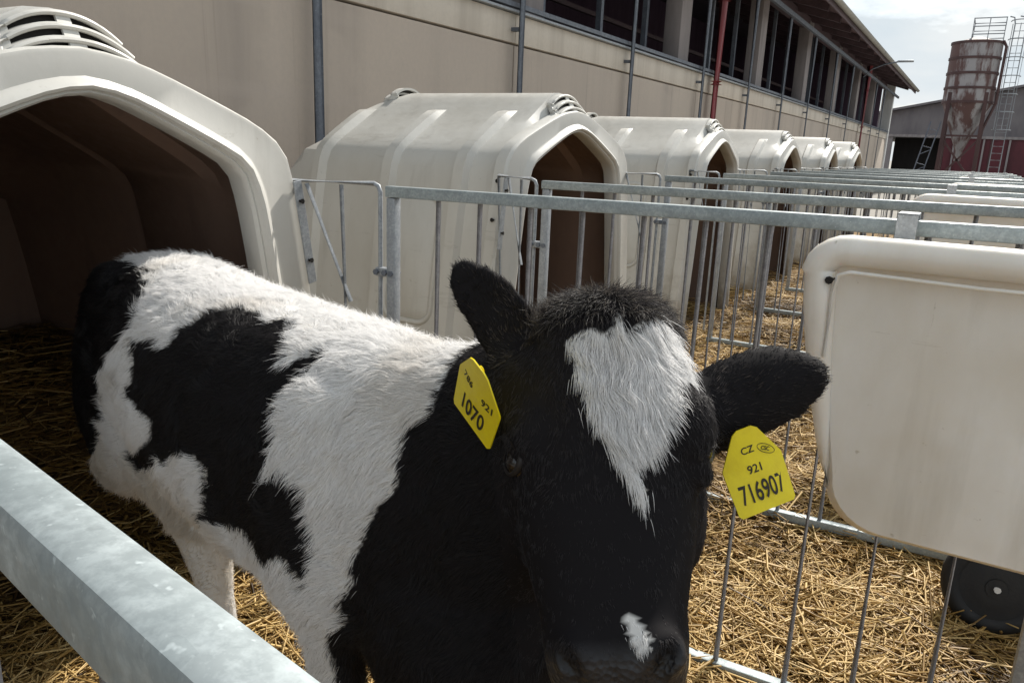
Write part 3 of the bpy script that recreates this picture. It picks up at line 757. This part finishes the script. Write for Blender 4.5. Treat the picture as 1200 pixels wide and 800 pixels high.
    # ears: cupped leaves from base to tip
    def ear(base, tip, side, wmax, facing):
        base, tip = Vector(base), Vector(tip); d = (tip - base).normalized(); Lr = (tip - base).length
        f_ = Vector(facing); f_ = (f_ - d * f_.dot(d)).normalized(); s_ = d.cross(f_).normalized()
        rg = []
        for q, wq, th in ((-.18, .62, .020), (0, .80, .019), (.14, .92, .016), (.3, .98, .013), (.48, 1.0, .0115), (.66, .94, .011), (.80, .79, .0105), (.91, .57, .010), (.98, .34, .008), (1.0, .16, .006)):
            ww = wmax * wq; c = base + d * (Lr * q) + s_ * (.006 * math.sin(q * 3)); n = 18; pts = []
            cup = .42 * ww * (1 - .45 * q)
            for k in range(n):
                a = 2 * math.pi * k / n; u_ = math.cos(a); v_ = math.sin(a)
                # cup is concave towards 'facing'
                pts.append(c + s_ * (ww * u_) + f_ * (cup * (u_ * u_ - .5) + th * v_))
            rg.append(pts)
        add_loft(bm, rg, True, True, True)
    ear(EAR_R[0], EAR_R[1], -1, .037, (.75, -.45, -.35))
    ear(EAR_L[0], EAR_L[1], 1, .050, (-.12, .85, -.15))
    return bm
EAR_R = (hd(.055, -.078, -.075), Vector((-.487, .700, 1.0)))
EAR_L = (hd(.120, .084, -.076), Vector((-.110, .875, .905)))
calf = tag(empty('calf', (-1.0, .9, 0)), 'black and white calf with white blaze and yellow ear tags', 'calf')
_bm = build_calf_base(); bmesh.ops.recalc_face_normals(_bm, faces=_bm.faces)
_me = bpy.data.meshes.new('body_base'); _bm.to_mesh(_me); _bm.free()
_o = bpy.data.objects.new('body_base', _me); COL.objects.link(_o)
_m = _o.modifiers.new('r', 'REMESH'); _m.mode = 'VOXEL'; _m.voxel_size = .0058
_s = _o.modifiers.new('s', 'SMOOTH'); _s.factor = .5; _s.iterations = 12
_dg = bpy.context.evaluated_depsgraph_get(); _dg.update()
body_me = bpy.data.meshes.new_from_object(_o.evaluated_get(_dg)); body_me.name = 'body'
bpy.data.objects.remove(_o); bpy.data.meshes.remove(_me)
body_me.transform(Matrix.Translation((1.0, -.9, 0)))
body = link_mesh('body', body_me, None, calf)
nv = len(body_me.vertices)
V = np.empty(nv * 3, np.float32); body_me.vertices.foreach_get('co', V); V = V.reshape(-1, 3).astype(float) + np.array([-1.0, .9, 0])
NR = np.empty(nv * 3, np.float32); body_me.vertices.foreach_get('normal', NR); NR = NR.reshape(-1, 3).astype(float)
print('calf body', nv)
#==COAT
# coat pattern, charted on the flank (orthographic side chart) and on the face
PAT = {'SIDE': [[-0.2589, 0.1539], [-0.2161, 0.1535], [-0.1698, 0.1326], [-0.1612, 0.1572], [-0.1219, 0.167], [-0.0994, 0.1865], [-0.0519, 0.179], [-0.0071, 0.1508], [0.0321, 0.1429], [0.0342, 0.1205], [0.0155, 0.0982], [0.0104, 0.0724], [0.0449, 0.0853], [0.0747, 0.088], [0.0578, 0.0667], [0.0307, 0.041], [0.012, 0.0271], [-0.0, -0.0025], [-0.0086, -0.0394], [-0.017, -0.0694], [-0.02, -0.0922], [0.0005, -0.084], [0.0218, -0.073], [0.0291, -0.0985], [0.0234, -0.1281], [0.0324, -0.1732], [0.042, -0.2041], [0.0311, -0.2335], [0.0031, -0.2163], [-0.0257, -0.1893], [-0.045, -0.1629], [-0.0745, -0.1542], [-0.1046, -0.1701], [-0.1254, -0.1655], [-0.1127, -0.1174], [-0.1057, -0.09], [-0.122, -0.0511], [-0.1595, -0.0565], [-0.2177, -0.0808], [-0.2738, -0.0931], [-0.2825, -0.0529], [-0.2049, -0.0238], [-0.1958, 0.0096], [-0.2468, 0.0431], [-0.2678, 0.0556], [-0.2513, 0.1051]], 'RUMP': [[-0.2151, 0.2868], [-0.2606, 0.3023], [-0.2197, 0.2721], [-0.2519, 0.2148], [-0.26, 0.1706], [-0.3, 0.1345], [-0.3401, 0.0865], [-0.3315, 0.0177], [-0.3648, -0.0404], [-0.3889, -0.0624], [-0.4004, -0.1089], [-0.4523, -0.1977], [-0.5317, 0.0658], [-0.4878, 0.2785], [-0.3565, 0.4001]], 'FRONT': [[0.1997, 0.0038], [0.1761, -0.0136], [0.1542, -0.0287], [0.1415, -0.0513], [0.1231, -0.0913], [0.1105, -0.126], [0.101, -0.1621], [0.0853, -0.2011], [0.0822, -0.2414], [0.0693, -0.2782], [0.0595, -0.319], [0.0593, -0.3559], [0.0857, -0.4415], [0.2425, -0.674], [0.6725, -0.7614], [0.3676, -0.009]], 'BLAZE': [[-0.04, 0.0452], [-0.025, 0.0388], [-0.0075, 0.0329], [0.0091, 0.0354], [0.0191, 0.0161], [0.0255, 0.0406], [0.0462, 0.0294], [0.0709, 0.0231], [0.0784, 0.0413], [0.0858, 0.0597], [0.0998, 0.0824], [0.086, 0.0828], [0.0728, 0.0888], [0.0714, 0.1113], [0.0541, 0.136], [0.0452, 0.1549], [0.0321, 0.1628], [0.0229, 0.1705], [0.0238, 0.1837], [0.0295, 0.2032], [0.0305, 0.2151], [0.0255, 0.2124], [0.0193, 0.1993], [0.0122, 0.1833], [0.0062, 0.1724], [-0.0003, 0.1535], [-0.008, 0.1285], [-0.0173, 0.1054], [-0.0095, 0.0975], [-0.0322, 0.0775], [-0.0255, 0.0616]], 'SPOT': [[0.0045, 0.3052], [0.0099, 0.3104], [0.0148, 0.3197], [0.0202, 0.3294], [0.0174, 0.3376], [0.0122, 0.3416], [0.0069, 0.3439], [0.0044, 0.3397], [0.0056, 0.3298], [0.0025, 0.3216], [0.0036, 0.3134]], 'WISP': [[0.0032, 0.1859], [0.0424, 0.1869], [0.0492, 0.219], [0.0396, 0.2581], [0.0113, 0.2612], [0.0064, 0.226]]}
BD = Vector((1, -.9, .48)).normalized(); B1 = Vector((0, 0, 1)).cross(BD).normalized(); B2 = BD.cross(B1); B0 = Vector((-1, .9, .65))
_A = lambda v: np.array(v, float)
def in_poly(P, X, Y):
    P = np.array(P); r = np.zeros(len(X), bool); n = len(P)
    for i in range(n):
        x0, y0 = P[i]; x1, y1 = P[(i + 1) % n]
        if y0 == y1: continue
        c = ((y0 > Y) != (y1 > Y)) & (X < (x1 - x0) * (Y - y0) / (y1 - y0) + x0)
        r ^= c
    return r
def noise3(P, sc, off=0.0):
    return np.array([noise.noise_vector(Vector((p[0] * sc + off, p[1] * sc, p[2] * sc))) for p in P]).reshape(-1, 3)
def head_coords(P):
    q = P - _A(HP); return q @ _A(HA), q @ _A(HLt), q @ _A(HN)
def coat_white(P, jit):
    """1 = white hair, 0 = black ; P world points, jit a small 3D offset that frays the edges"""
    Q = P + jit
    q = Q - _A(B0); u = q @ _A(B1); v = q @ _A(B2)
    white = ~(in_poly(PAT['SIDE'], u, v) | in_poly(PAT['RUMP'], u, v) | in_poly(PAT['FRONT'], u, v))
    far = (P @ np.array([.29, .957, 0])) > (np.array([-1.0, .9, 0]) @ np.array([.29, .957, 0]) + .09)
    fn = np.array([noise.noise(Vector((p[0] * 3.1, p[2] * 3.1, 5))) for p in P])
    white = np.where(far & (P[:, 2] < .80), (fn > -.05) & (Q[:, 0] < -.66), white)
    t, l, n = head_coords(Q); t0, l0, n0 = head_coords(P)
    black_head = (P[:, 2] > .915) & (P[:, 0] > -.60) | ((t0 > -.02) & (np.abs(l0) < .13) & (n0 > -.26)) | ((P[:, 0] > -.50) & (P[:, 2] < .93) & (P[:, 2] > .3))
    white = white & ~black_head
    face = (t0 > -.04) & (n0 > -.07) & (np.abs(l0) < .085)
    white |= face & (in_poly(PAT['BLAZE'], l, t) | in_poly(PAT['SPOT'], l, t))
    return white.astype(float)
# press the nostrils and a faint nose groove into the muzzle
ht, hl, hn = head_coords(V)
nost = np.zeros(nv)
for s in (-1, 1):
    du = hl - (s * .043 - .010); dt = ht - .350
    ca, sa = math.cos(s * .55), math.sin(s * .55)
    a_ = (du * ca + dt * sa) / .0085; b_ = (-du * sa + dt * ca) / .0175
    nost = np.maximum(nost, np.exp(-(a_ * a_ + b_ * b_) ** 1.4) * (hn > -.05))
groove = np.exp(-((hl + .010) / .0035) ** 2) * np.clip((ht - .345) / .01, 0, 1) * (hn > -.05)
V -= (nost * .016 + groove * .003)[:, None] * _A(HN)[None]
body_me.vertices.foreach_set('co', (V - np.array([-1.0, .9, 0])).astype(np.float32).reshape(-1)); body_me.update()
jv = noise3(V, 34, 3.0) * .008 + noise3(V, 17, 19.0) * .018
jv[(head_coords(V)[0] > -.04) & (V[:, 0] > -.44)] *= .35
VW = coat_white(V, jv)
ht, hl, hn = head_coords(V)
ishead = (ht > -.05) & (np.abs(hl) < .125) & (hn > -.24) & (V[:, 0] > -.44)
muz = np.clip((ht - .330) / .022, 0, 1) * (np.abs(hl) < .10) * (hn > -.2)
for nm, arr in (('white', VW), ('muzzle', muz * (1 - VW)), ('nostril', nost)):
    at = body_me.attributes.new(nm, 'FLOAT', 'POINT'); at.data.foreach_set('value', arr.astype(np.float32))
def mat_body():
    m = MT('calf_skin')
    a = m.n('ShaderNodeAttribute'); a.attribute_name = 'white'
    z = m.n('ShaderNodeAttribute'); z.attribute_name = 'muzzle'
    f = m.noise(60, 5, .6)
    wcol = m.mix(m.ramp(m.noise(7, 5, .6), [(.45, (0, 0, 0)), (.75, (1, 1, 1))]), (.58, .57, .55), (.46, .42, .36))
    c = m.mix(a.outputs['Fac'], (.010, .009, .010), wcol)
    c = m.mix(z.outputs['Fac'], c, m.ramp(f, [(.35, (.012, .012, .0135)), (.7, (.028, .028, .032))]))
    no = m.n('ShaderNodeAttribute'); no.attribute_name = 'nostril'
    c = m.mix(no.outputs['Fac'], c, (.004, .003, .003))
    m.set(base=c, rough=m.ramp(z.outputs['Fac'], [(0, (.75,) * 3), (1, (.36,) * 3)]), spec=m.ramp(z.outputs['Fac'], [(0, (.08,) * 3), (1, (.4,) * 3)]))
    v = m.n('ShaderNodeTexVoronoi'); v.inputs['Scale'].default_value = 170; m.l(m.coord('Object'), v.inputs['Vector'])
    b = m.n('ShaderNodeBump'); b.inputs['Distance'].default_value = .0015; m.l(z.outputs['Fac'], b.inputs['Strength'])
    m.l(v.outputs['Distance'], b.inputs['Height']); m.l(b.outputs[0], m.b.inputs['Normal'])
    return m.m
body_me.materials.append(mat_body())

# eyes, nostrils
EYEM = MT('eye').set(base=(.006, .004, .004), rough=.06, spec=.6).m
LIDM = MT('eyelid_skin').set(base=(.016, .014, .014), rough=.45, spec=.3).m
for s in (-1, 1):
    c = hd(.156, s * .088 - .004, -.037) - Vector((-1.0, .9, 0))
    bm = bmesh.new(); bmesh.ops.create_uvsphere(bm, u_segments=24, v_segments=14, radius=.0185, matrix=Matrix.Translation(c))
    e = obj('eye', bm, EYEM, calf, smooth=True)
    out_ = (HLt * s * .85 + HN * .52).normalized(); up_ = (-HA - out_ * (-HA).dot(out_)).normalized(); sd_ = out_.cross(up_)
    bm = bmesh.new()
    add_tube(bm, [c + out_ * .0095 + sd_ * (.0185 * math.cos(a)) + up_ * (.0125 * math.sin(a)) for a in np.linspace(0, 2 * math.pi, 25)[:-1]], .0042, 8, closed=True)
    obj('eyelid', bm, LIDM, e, smooth=True)
    bm = bmesh.new()
    for a in np.linspace(.25, 2.9, 22):
        p = c + out_ * .011 + sd_ * (.0190 * math.cos(a)) + up_ * (.0135 * math.sin(a))
        q = p + out_ * .012 + up_ * (.006 + .006 * math.sin(a)) + sd_ * (.006 * math.cos(a))
        q2 = q + out_ * .006 - up_ * .004
        add_tube(bm, [p, q, q2], [.0005, .0004, .0001], 4)
    obj('eyelashes', bm, LIDM, e)

# ------------------------------------------------------------------ hair
body_me.calc_loop_triangles()
nt_ = len(body_me.loop_triangles)
TI = np.empty(nt_ * 3, np.int32); body_me.loop_triangles.foreach_get('vertices', TI); TI = TI.reshape(-1, 3)
tv = V[TI]; cr_ = np.cross(tv[:, 1] - tv[:, 0], tv[:, 2] - tv[:, 0]); ar = np.linalg.norm(cr_, axis=1) / 2
tw = VW[TI].mean(1); thd = ishead[TI].mean(1); tz = tv[:, :, 2].mean(1); tm = muz[TI].mean(1)
isear = np.zeros(nt_, bool)
for (eb, et) in (EAR_R, EAR_L):
    d_ = _A(et) - _A(eb); ln = np.linalg.norm(d_); d_ /= ln
    q = tv.mean(1) - _A(eb); k = q @ d_; rad = np.linalg.norm(q - k[:, None] * d_, axis=1)
    isear |= (k > .035) & (k < ln + .03) & (rad < .065) & (tz > .82)
dens = np.where(thd > .5, 3.0, 1.0) * np.where(tw > .5, 1.15, .62) * np.where(isear, 1.6, 1) * np.clip((tz - .05) / .35, .12, 1) * (1 - .95 * np.clip(tm * 1.4, 0, 1) * (tw < .5))
NH = 480000
prob = ar * dens; prob /= prob.sum()
ti = rng.choice(nt_, NH, p=prob)
b = rng.rand(NH, 2); fl = b.sum(1) > 1; b[fl] = 1 - b[fl]
w3 = np.stack([1 - b.sum(1), b[:, 0], b[:, 1]], 1)
P0 = (tv[ti] * w3[:, :, None]).sum(1); N0 = (NR[TI][ti] * w3[:, :, None]).sum(1); N0 /= np.linalg.norm(N0, axis=1)[:, None]
n_lo = noise3(P0, 9, 11.0); n_mid = noise3(P0, 34, 3.0); n_hi = noise3(P0, 110, 7.0); n_br = noise3(P0, 17, 19.0)
fc = np.where((P0[:, 0] > -.44) & (head_coords(P0)[0] > -.04), .35, 1.0)[:, None]
HW = coat_white(P0, (n_mid * .009 + n_br * .018) * fc + n_hi * .0035 + rng.randn(NH, 3) * .0042 * (rng.rand(NH, 1) ** 2 + .25))
wisp = in_poly(PAT['WISP'], *[head_coords(P0)[i] for i in (1, 0)]) & (rng.rand(NH) < .045 * np.clip((.235 - head_coords(P0)[0]) / .06, 0, 1) ** 1.5); HW[wisp] = 1.0
t_, l_, q_ = head_coords(P0)
hd_ = (t_ > -.05) & (np.abs(l_) < .125) & (q_ > -.24) & (P0[:, 0] > -.44)
ear_ = isear[ti]
side = np.sign((P0 - np.array([-1, .93, 0])) @ np.array([.29, .957, 0]))
F = np.array([-.80, .24, 0.0]) + np.array([0, 0, -.55]) + n_lo * 1.25 + n_mid * 1.15
shoulder = np.clip((P0[:, 0] + .95) / .3, 0, 1)[:, None]
F = F + shoulder * np.array([-.1, -.35, -.55])
Fh = _A(HA)[None] * (.75 + .6 * np.clip(t_ / .2, 0, 1))[:, None] + _A(HLt)[None] * (l_ / .075)[:, None] * .50 + n_lo * .45 + n_mid * .75
F[hd_] = Fh[hd_]
poll = hd_ & (t_ < .022) & (HW < .5) & (l_ > -.075)
for (eb, et) in (EAR_R, EAR_L):
    d_ = _A(et) - _A(eb); ln = np.linalg.norm(d_); d_ /= ln
    q = P0 - _A(eb); k = q @ d_; rv = q - k[:, None] * d_
    me_ = ear_ & (k > .03) & (np.linalg.norm(rv, axis=1) < .07)
    Fe = d_[None] * .9 + rv / .04 * .5 + n_mid * .4
    F[me_] = Fe[me_]
T = F - (F * N0).sum(1)[:, None] * N0
T /= np.maximum(np.linalg.norm(T, axis=1), 1e-6)[:, None]
lift = np.full(NH, .36) + n_lo[:, 2] * .25 + rng.rand(NH) * .22
Ln = np.where(HW > .5, .0225, .016) * (.65 + .6 * rng.rand(NH))
Ln = np.where(hd_, np.where(HW > .5, .026, .0095) * (.6 + .6 * rng.rand(NH)), Ln)
lowface = hd_ & (t_ > .2); Ln = np.where(lowface & (HW < .5), .0065 * (.6 + .6 * rng.rand(NH)), Ln); Ln = np.where(lowface & (HW > .5), .008 * (.6 + .6 * rng.rand(NH)), Ln)
Ln = np.where(wisp & (t_ < .3), .022, Ln)
lift = np.where(hd_, .30 + .25 * rng.rand(NH), lift)
lift = np.where(hd_ & (HW < .5) & (t_ > .06), .22, lift)
Ln = np.where(ear_, .0075 * (.5 + .9 * rng.rand(NH)), Ln); lift = np.where(ear_, .5, lift)
Ln = np.where(poll, .019 * (.5 + .8 * rng.rand(NH)), Ln); lift = np.where(poll, .75, lift)
stray = rng.rand(NH) < .05; lift = np.where(stray & ~lowface, lift + .5, lift); Ln = np.where(stray & ~lowface, Ln * 1.25, Ln)
Ln = np.where(P0[:, 2] < .36, Ln * .4, Ln)
D0 = T + N0 * lift[:, None] + n_hi * .6 + rng.randn(NH, 3) * np.where(poll, .45, .10)[:, None]
D0 /= np.linalg.norm(D0, axis=1)[:, None]
D1 = T * 1.0 + N0 * (lift * .35)[:, None] + n_mid * .35 + rng.randn(NH, 3) * np.where(poll, .5, .12)[:, None]; D1[:, 2] -= .18
D1 /= np.linalg.norm(D1, axis=1)[:, None]
K = 4
off = np.array([-1.0, .9, 0])
pts = np.empty((NH, K, 3), np.float32)
base = P0 - N0 * .0012 - off
for k in range(K):
    s_ = k / (K - 1)
    pts[:, k] = base + (D0 * (s_ - .5 * s_ * s_) + D1 * (.5 * s_ * s_))[:, :] * Ln[:, None]
cu = bpy.data.hair_curves.new('coat')
cu.add_curves([K] * NH)
cu.attributes['position'].data.foreach_set('vector', pts.reshape(-1))
ra = cu.attributes.get('radius') or cu.attributes.new('radius', 'FLOAT', 'POINT')
r0 = np.where(HW > .5, .00028, .00028) * (.8 + .4 * rng.rand(NH))
ra.data.foreach_set('value', (r0[:, None] * np.array([1, .9, .65, .12])[None]).astype(np.float32).reshape(-1))
dirt = np.clip((.62 - P0[:, 2]) * 2.2 + n_lo[:, 0] * .5, 0, .6) * (P0[:, 0] < -.9) + np.clip(n_lo[:, 1] * .5 - .08, 0, .2)
wc = np.array([.90, .89, .88])[None] * (1 - dirt[:, None]) + np.array([.52, .43, .30])[None] * dirt[:, None]
wc = wc * (.88 + .14 * rng.rand(NH))[:, None]
bc = np.array([.0125, .011, .0115])[None] * (.6 + .9 * rng.rand(NH))[:, None]
gy = poll & (rng.rand(NH) < .32); bc[gy] = np.array([.13, .115, .10]) * (.5 + rng.rand(gy.sum()))[:, None]
ge = ear_ & (rng.rand(NH) < .12); bc[ge] = np.array([.07, .06, .055])
bc[hd_ & ~gy] *= 2.4  # head hair colour lifted to paint in its sheen
cc = np.where(HW[:, None] > .5, wc, bc)
ca = cu.attributes.new('tint', 'FLOAT_COLOR', 'CURVE')
ca.data.foreach_set('color', np.concatenate([cc, np.ones((NH, 1))], 1).astype(np.float32).reshape(-1))
def mat_hair():
    m = MT('calf_hair'); a = m.n('ShaderNodeAttribute'); a.attribute_name = 'tint'
    m.set(base=a.outputs['Color'], rough=.42, spec=.34)
    tr = m.n('ShaderNodeBsdfTranslucent'); m.l(a.outputs['Color'], tr.inputs[0])
    mi = m.n('ShaderNodeMixShader'); mi.inputs[0].default_value = .35
    m.l(m.b.outputs[0], mi.inputs[1]); m.l(tr.outputs[0], mi.inputs[2]); m.l(mi.outputs[0], m.t.nodes['Material Output'].inputs[0]); return m.m
cu.materials.append(mat_hair())
hair = bpy.data.objects.new('coat', cu); COL.objects.link(hair); hair.parent = calf; tag(hair, kind='stuff')

# ------------------------------------------------------------------ ear tags
TAGM = mat_paint('tag_yellow', (.80, .66, .006), (.70, .55, .006), 30, .35, (1, 1, 1), .05)
INK = MT('tag_ink').set(base=(.02, .016, .01), rough=.6).m
def text_mesh(txt, size, sx=1.0):
    c = bpy.data.curves.new('t', 'FONT'); c.body = txt; c.size = size; c.align_x = 'CENTER'; c.align_y = 'CENTER'; c.extrude = .00015; c.offset = size * .012
    o = bpy.data.objects.new('t', c); COL.objects.link(o)
    dg = bpy.context.evaluated_depsgraph_get(); me = bpy.data.meshes.new_from_object(o.evaluated_get(dg))
    bpy.data.objects.remove(o); bpy.data.curves.remove(c)
    me.transform(Matrix.Diagonal((sx, 1, 1, 1))); return me
def ear_tag(origin, xax, yax, rows, scale, label, bend=.004):
    x = Vector(xax).normalized(); y = Vector(yax); y = (y - x * y.dot(x)).normalized(); z = x.cross(y)
    root = bpy.data.objects.new('ear_tag', None)
    W_, Hh = .033, .045
    outl = [(-.008, Hh), (.008, Hh), (.014, Hh - .004), (W_, .008), (W_ + .0005, .005), (W_ - .001, -Hh + .003), (W_ - .004, -Hh), (-W_ + .004, -Hh), (-W_ + .001, -Hh + .003), (-W_ - .0005, .005), (-W_, .008), (-.014, Hh - .004)]
    outl = [(a * scale, b_ * scale) for a, b_ in outl]
    zb = lambda a, b_: bend * ((b_ / (Hh * scale)) ** 2 * .8 - (a / (W_ * scale)) ** 2)
    bm = bmesh.new(); th = .0008
    ys = [0, .33, .66, 1]
    # front and back skins as a fan grid between centre line and outline so that the tag can bend
    def skin(dz, flip):
        c_ = bm.verts.new((0, -.004, zb(0, 0) + dz)); rings = []
        for f_ in (.5, 1.0): rings.append([bm.verts.new((a * f_, b_ * f_, zb(a * f_, b_ * f_) + dz)) for a, b_ in outl])
        n = len(outl)
        for i in range(n):
            j = (i + 1) % n
            bm.faces.new((c_, rings[0][i], rings[0][j])); bm.faces.new((rings[0][i], rings[1][i], rings[1][j], rings[0][j]))
        return rings[1]
    A = skin(th, 0); B = skin(-th, 1); n = len(outl)
    for i in range(n): bm.faces.new((A[i], A[(i + 1) % n], B[(i + 1) % n], B[i]))
    t = obj('ear_tag', bm, TAGM, calf, angle=40)
    mw = Matrix((x, y, z)).transposed().to_4x4(); mw.translation = Vector(origin) - Vector((-1.0, .9, 0))
    t.matrix_local = mw; t['label'] = label
    for txt, px, py, size, sx, ang in rows:
        me = text_mesh(txt, size * scale, sx)
        m2 = Matrix.Translation((px * scale, py * scale, 0)) @ Matrix.Rotation(ang, 4, 'Z')
        me.transform(m2)
        for v in me.vertices: v.co.z += zb(v.co.x, v.co.y) + th + .00035
        link_mesh('printed_number', me, INK, t, smooth=False)
    bm = bmesh.new(); cyl(bm, (0, Hh * .84 * scale, -.002), (0, Hh * .84 * scale, .0018), .0045, .004, 12); obj('stud', bm, TAGM, t)
    bpy.data.objects.remove(root)
    return t
R_ROWS = [('CZ', -.003, .0215, .0105, 1.0, 0), ('921', .000, .0005, .0125, .95, 0), ('716907', 0, -.0235, .0285, .58, 0), ('CSC', .0165, .0165, .0060, .9, -.5)]
tR = ear_tag((-.1530, .7790, .8115), (.6945, .6375, .3335), (.0958, .3336, .9378), R_ROWS, 1.02, 'yellow ear tag printed CZ 921 716907')
bm = bmesh.new(); add_tube(bm, [(.0170 + .0085 * math.cos(a), .0170 + .0052 * math.sin(a) - .0045 * math.cos(a), .0013) for a in np.linspace(0, 2 * math.pi, 25)[:-1]], .00035, 4, closed=True); obj('printed_emblem', bm, INK, tR)
L_ROWS = [('786', -.014, .010, .0125, .9, -.2), ('921', .018, .004, .0125, .95, 0), ('1070', -.001, -.0235, .0285, .68, 0)]
ear_tag((-.4060, .6270, .8795), (.80, -.25, -.50), (.346, -.4157, .8411), L_ROWS, 1.14, 'yellow ear tag printed 921 1070')

# ------------------------------------------------------------------ straw
def straw(name, zones):
    n = sum(z[-1] for z in zones); X = np.empty((n, 2)); sc = np.empty(n); i = 0
    for x0, x1, y0, y1, k in zones:
        X[i:i + k, 0] = rng.uniform(x0, x1, k); X[i:i + k, 1] = rng.uniform(y0, y1, k); sc[i:i + k] = 1.0; i += k
    z = np.array([straw_z(a, b_) for a, b_ in X])
    pile = np.array([max(0, noise.noise(Vector((a * 3.2, b_ * 3.2, 21)))) for a, b_ in X])
    layer = rng.rand(n) ** 1.6
    z = z + .006 + layer * (.035 + .06 * pile)
    short = rng.rand(n) < .3
    Ls = np.where(short, .35, 1) * np.clip(np.exp(rng.randn(n) * .55 + math.log(.105)), .02, .36)
    az = rng.rand(n) * 2 * math.pi + 1.2 * np.array([noise.noise(Vector((a * 2.1, b_ * 2.1, 40))) for a, b_ in X])
    el = rng.randn(n) * .12 + (rng.rand(n) < .05) * rng.rand(n) * .7
    d = np.stack([np.cos(az) * np.cos(el), np.sin(az) * np.cos(el), np.sin(el)], 1)
    bend = rng.randn(n, 3) * .24 * (rng.rand(n, 1) < .55); bend[:, 2] *= .4
    c = np.stack([X[:, 0], X[:, 1], z], 1)
    r = rng.uniform(.0012, .0030, n) * np.where(rng.rand(n) < .12, 1.7, 1)
    u = np.cross(d, [0, 0, 1.0]); u /= np.linalg.norm(u, axis=1)[:, None]; v = np.cross(u, d)
    ph = rng.rand(n) * 6.28
    vert = np.empty((n, 9, 3))
    for s in range(3):
        p = c + d * (Ls * (s / 2 - .5))[:, None] + bend * (Ls * (1 if s == 1 else 0) * .35)[:, None]
        for k in range(3):
            a = ph + k * 2.0944
            vert[:, s * 3 + k] = p + u * (r * np.cos(a))[:, None] + v * (r * .7 * np.sin(a))[:, None]
    vert[:, :, 2] = np.maximum(vert[:, :, 2], z.min() - .01)
    q = np.array([[0, 1, 4, 3], [1, 2, 5, 4], [2, 0, 3, 5], [3, 4, 7, 6], [4, 5, 8, 7], [5, 3, 6, 8]])
    F_ = (q[None] + (np.arange(n) * 9)[:, None, None]).reshape(-1)
    me = bpy.data.meshes.new(name); me.vertices.add(n * 9); me.vertices.foreach_set('co', vert.reshape(-1).astype(np.float32))
    nf = n * 6; me.loops.add(nf * 4); me.loops.foreach_set('vertex_index', F_.astype(np.int32))
    me.polygons.add(nf); me.polygons.foreach_set('loop_start', np.arange(0, nf * 4, 4, dtype=np.int32))
    damp_sunlit = np.array([noise.noise(Vector((a * 1.3, b_ * 1.3, 61))) for a, b_ in X])
    tint = np.clip(.36 + .5 * layer + rng.randn(n) * .22 + np.where(damp_sunlit > .05, -.45 * (damp_sunlit - .05) / .4, .10), 0, 1)  # noise darkens damp patches; elsewhere sunlit brightness is painted into the tint
    me.update(calc_edges=True)
    at = me.attributes.new('tint', 'FLOAT', 'FACE'); at.data.foreach_set('value', np.repeat(tint, 6).astype(np.float32))
    o = link_mesh(name, me, STRAW, None, smooth=False); return o
tag(straw('straw', [(-.6, .55, 1.1, 2.8, 30000), (-1.75, -.3, .5, 1.6, 15000), (-1.4, .5, 2.8, 6.5, 26000), (-2.66, -1.4, .36, 1.40, 10000), (-2.3, -1.4, 2.4, 6.5, 4000), (-1.4, .6, 6.5, 12.5, 11000), (-1.2, .6, -.6, .6, 7000), (.5, 1.5, -.6, 7.0, 15000), (-3.4, -1.4, 1.5, 12.5, 10000)]),
    'loose golden wheat straw bedding covering the floor of the pens', None, None, 'stuff')
#==END
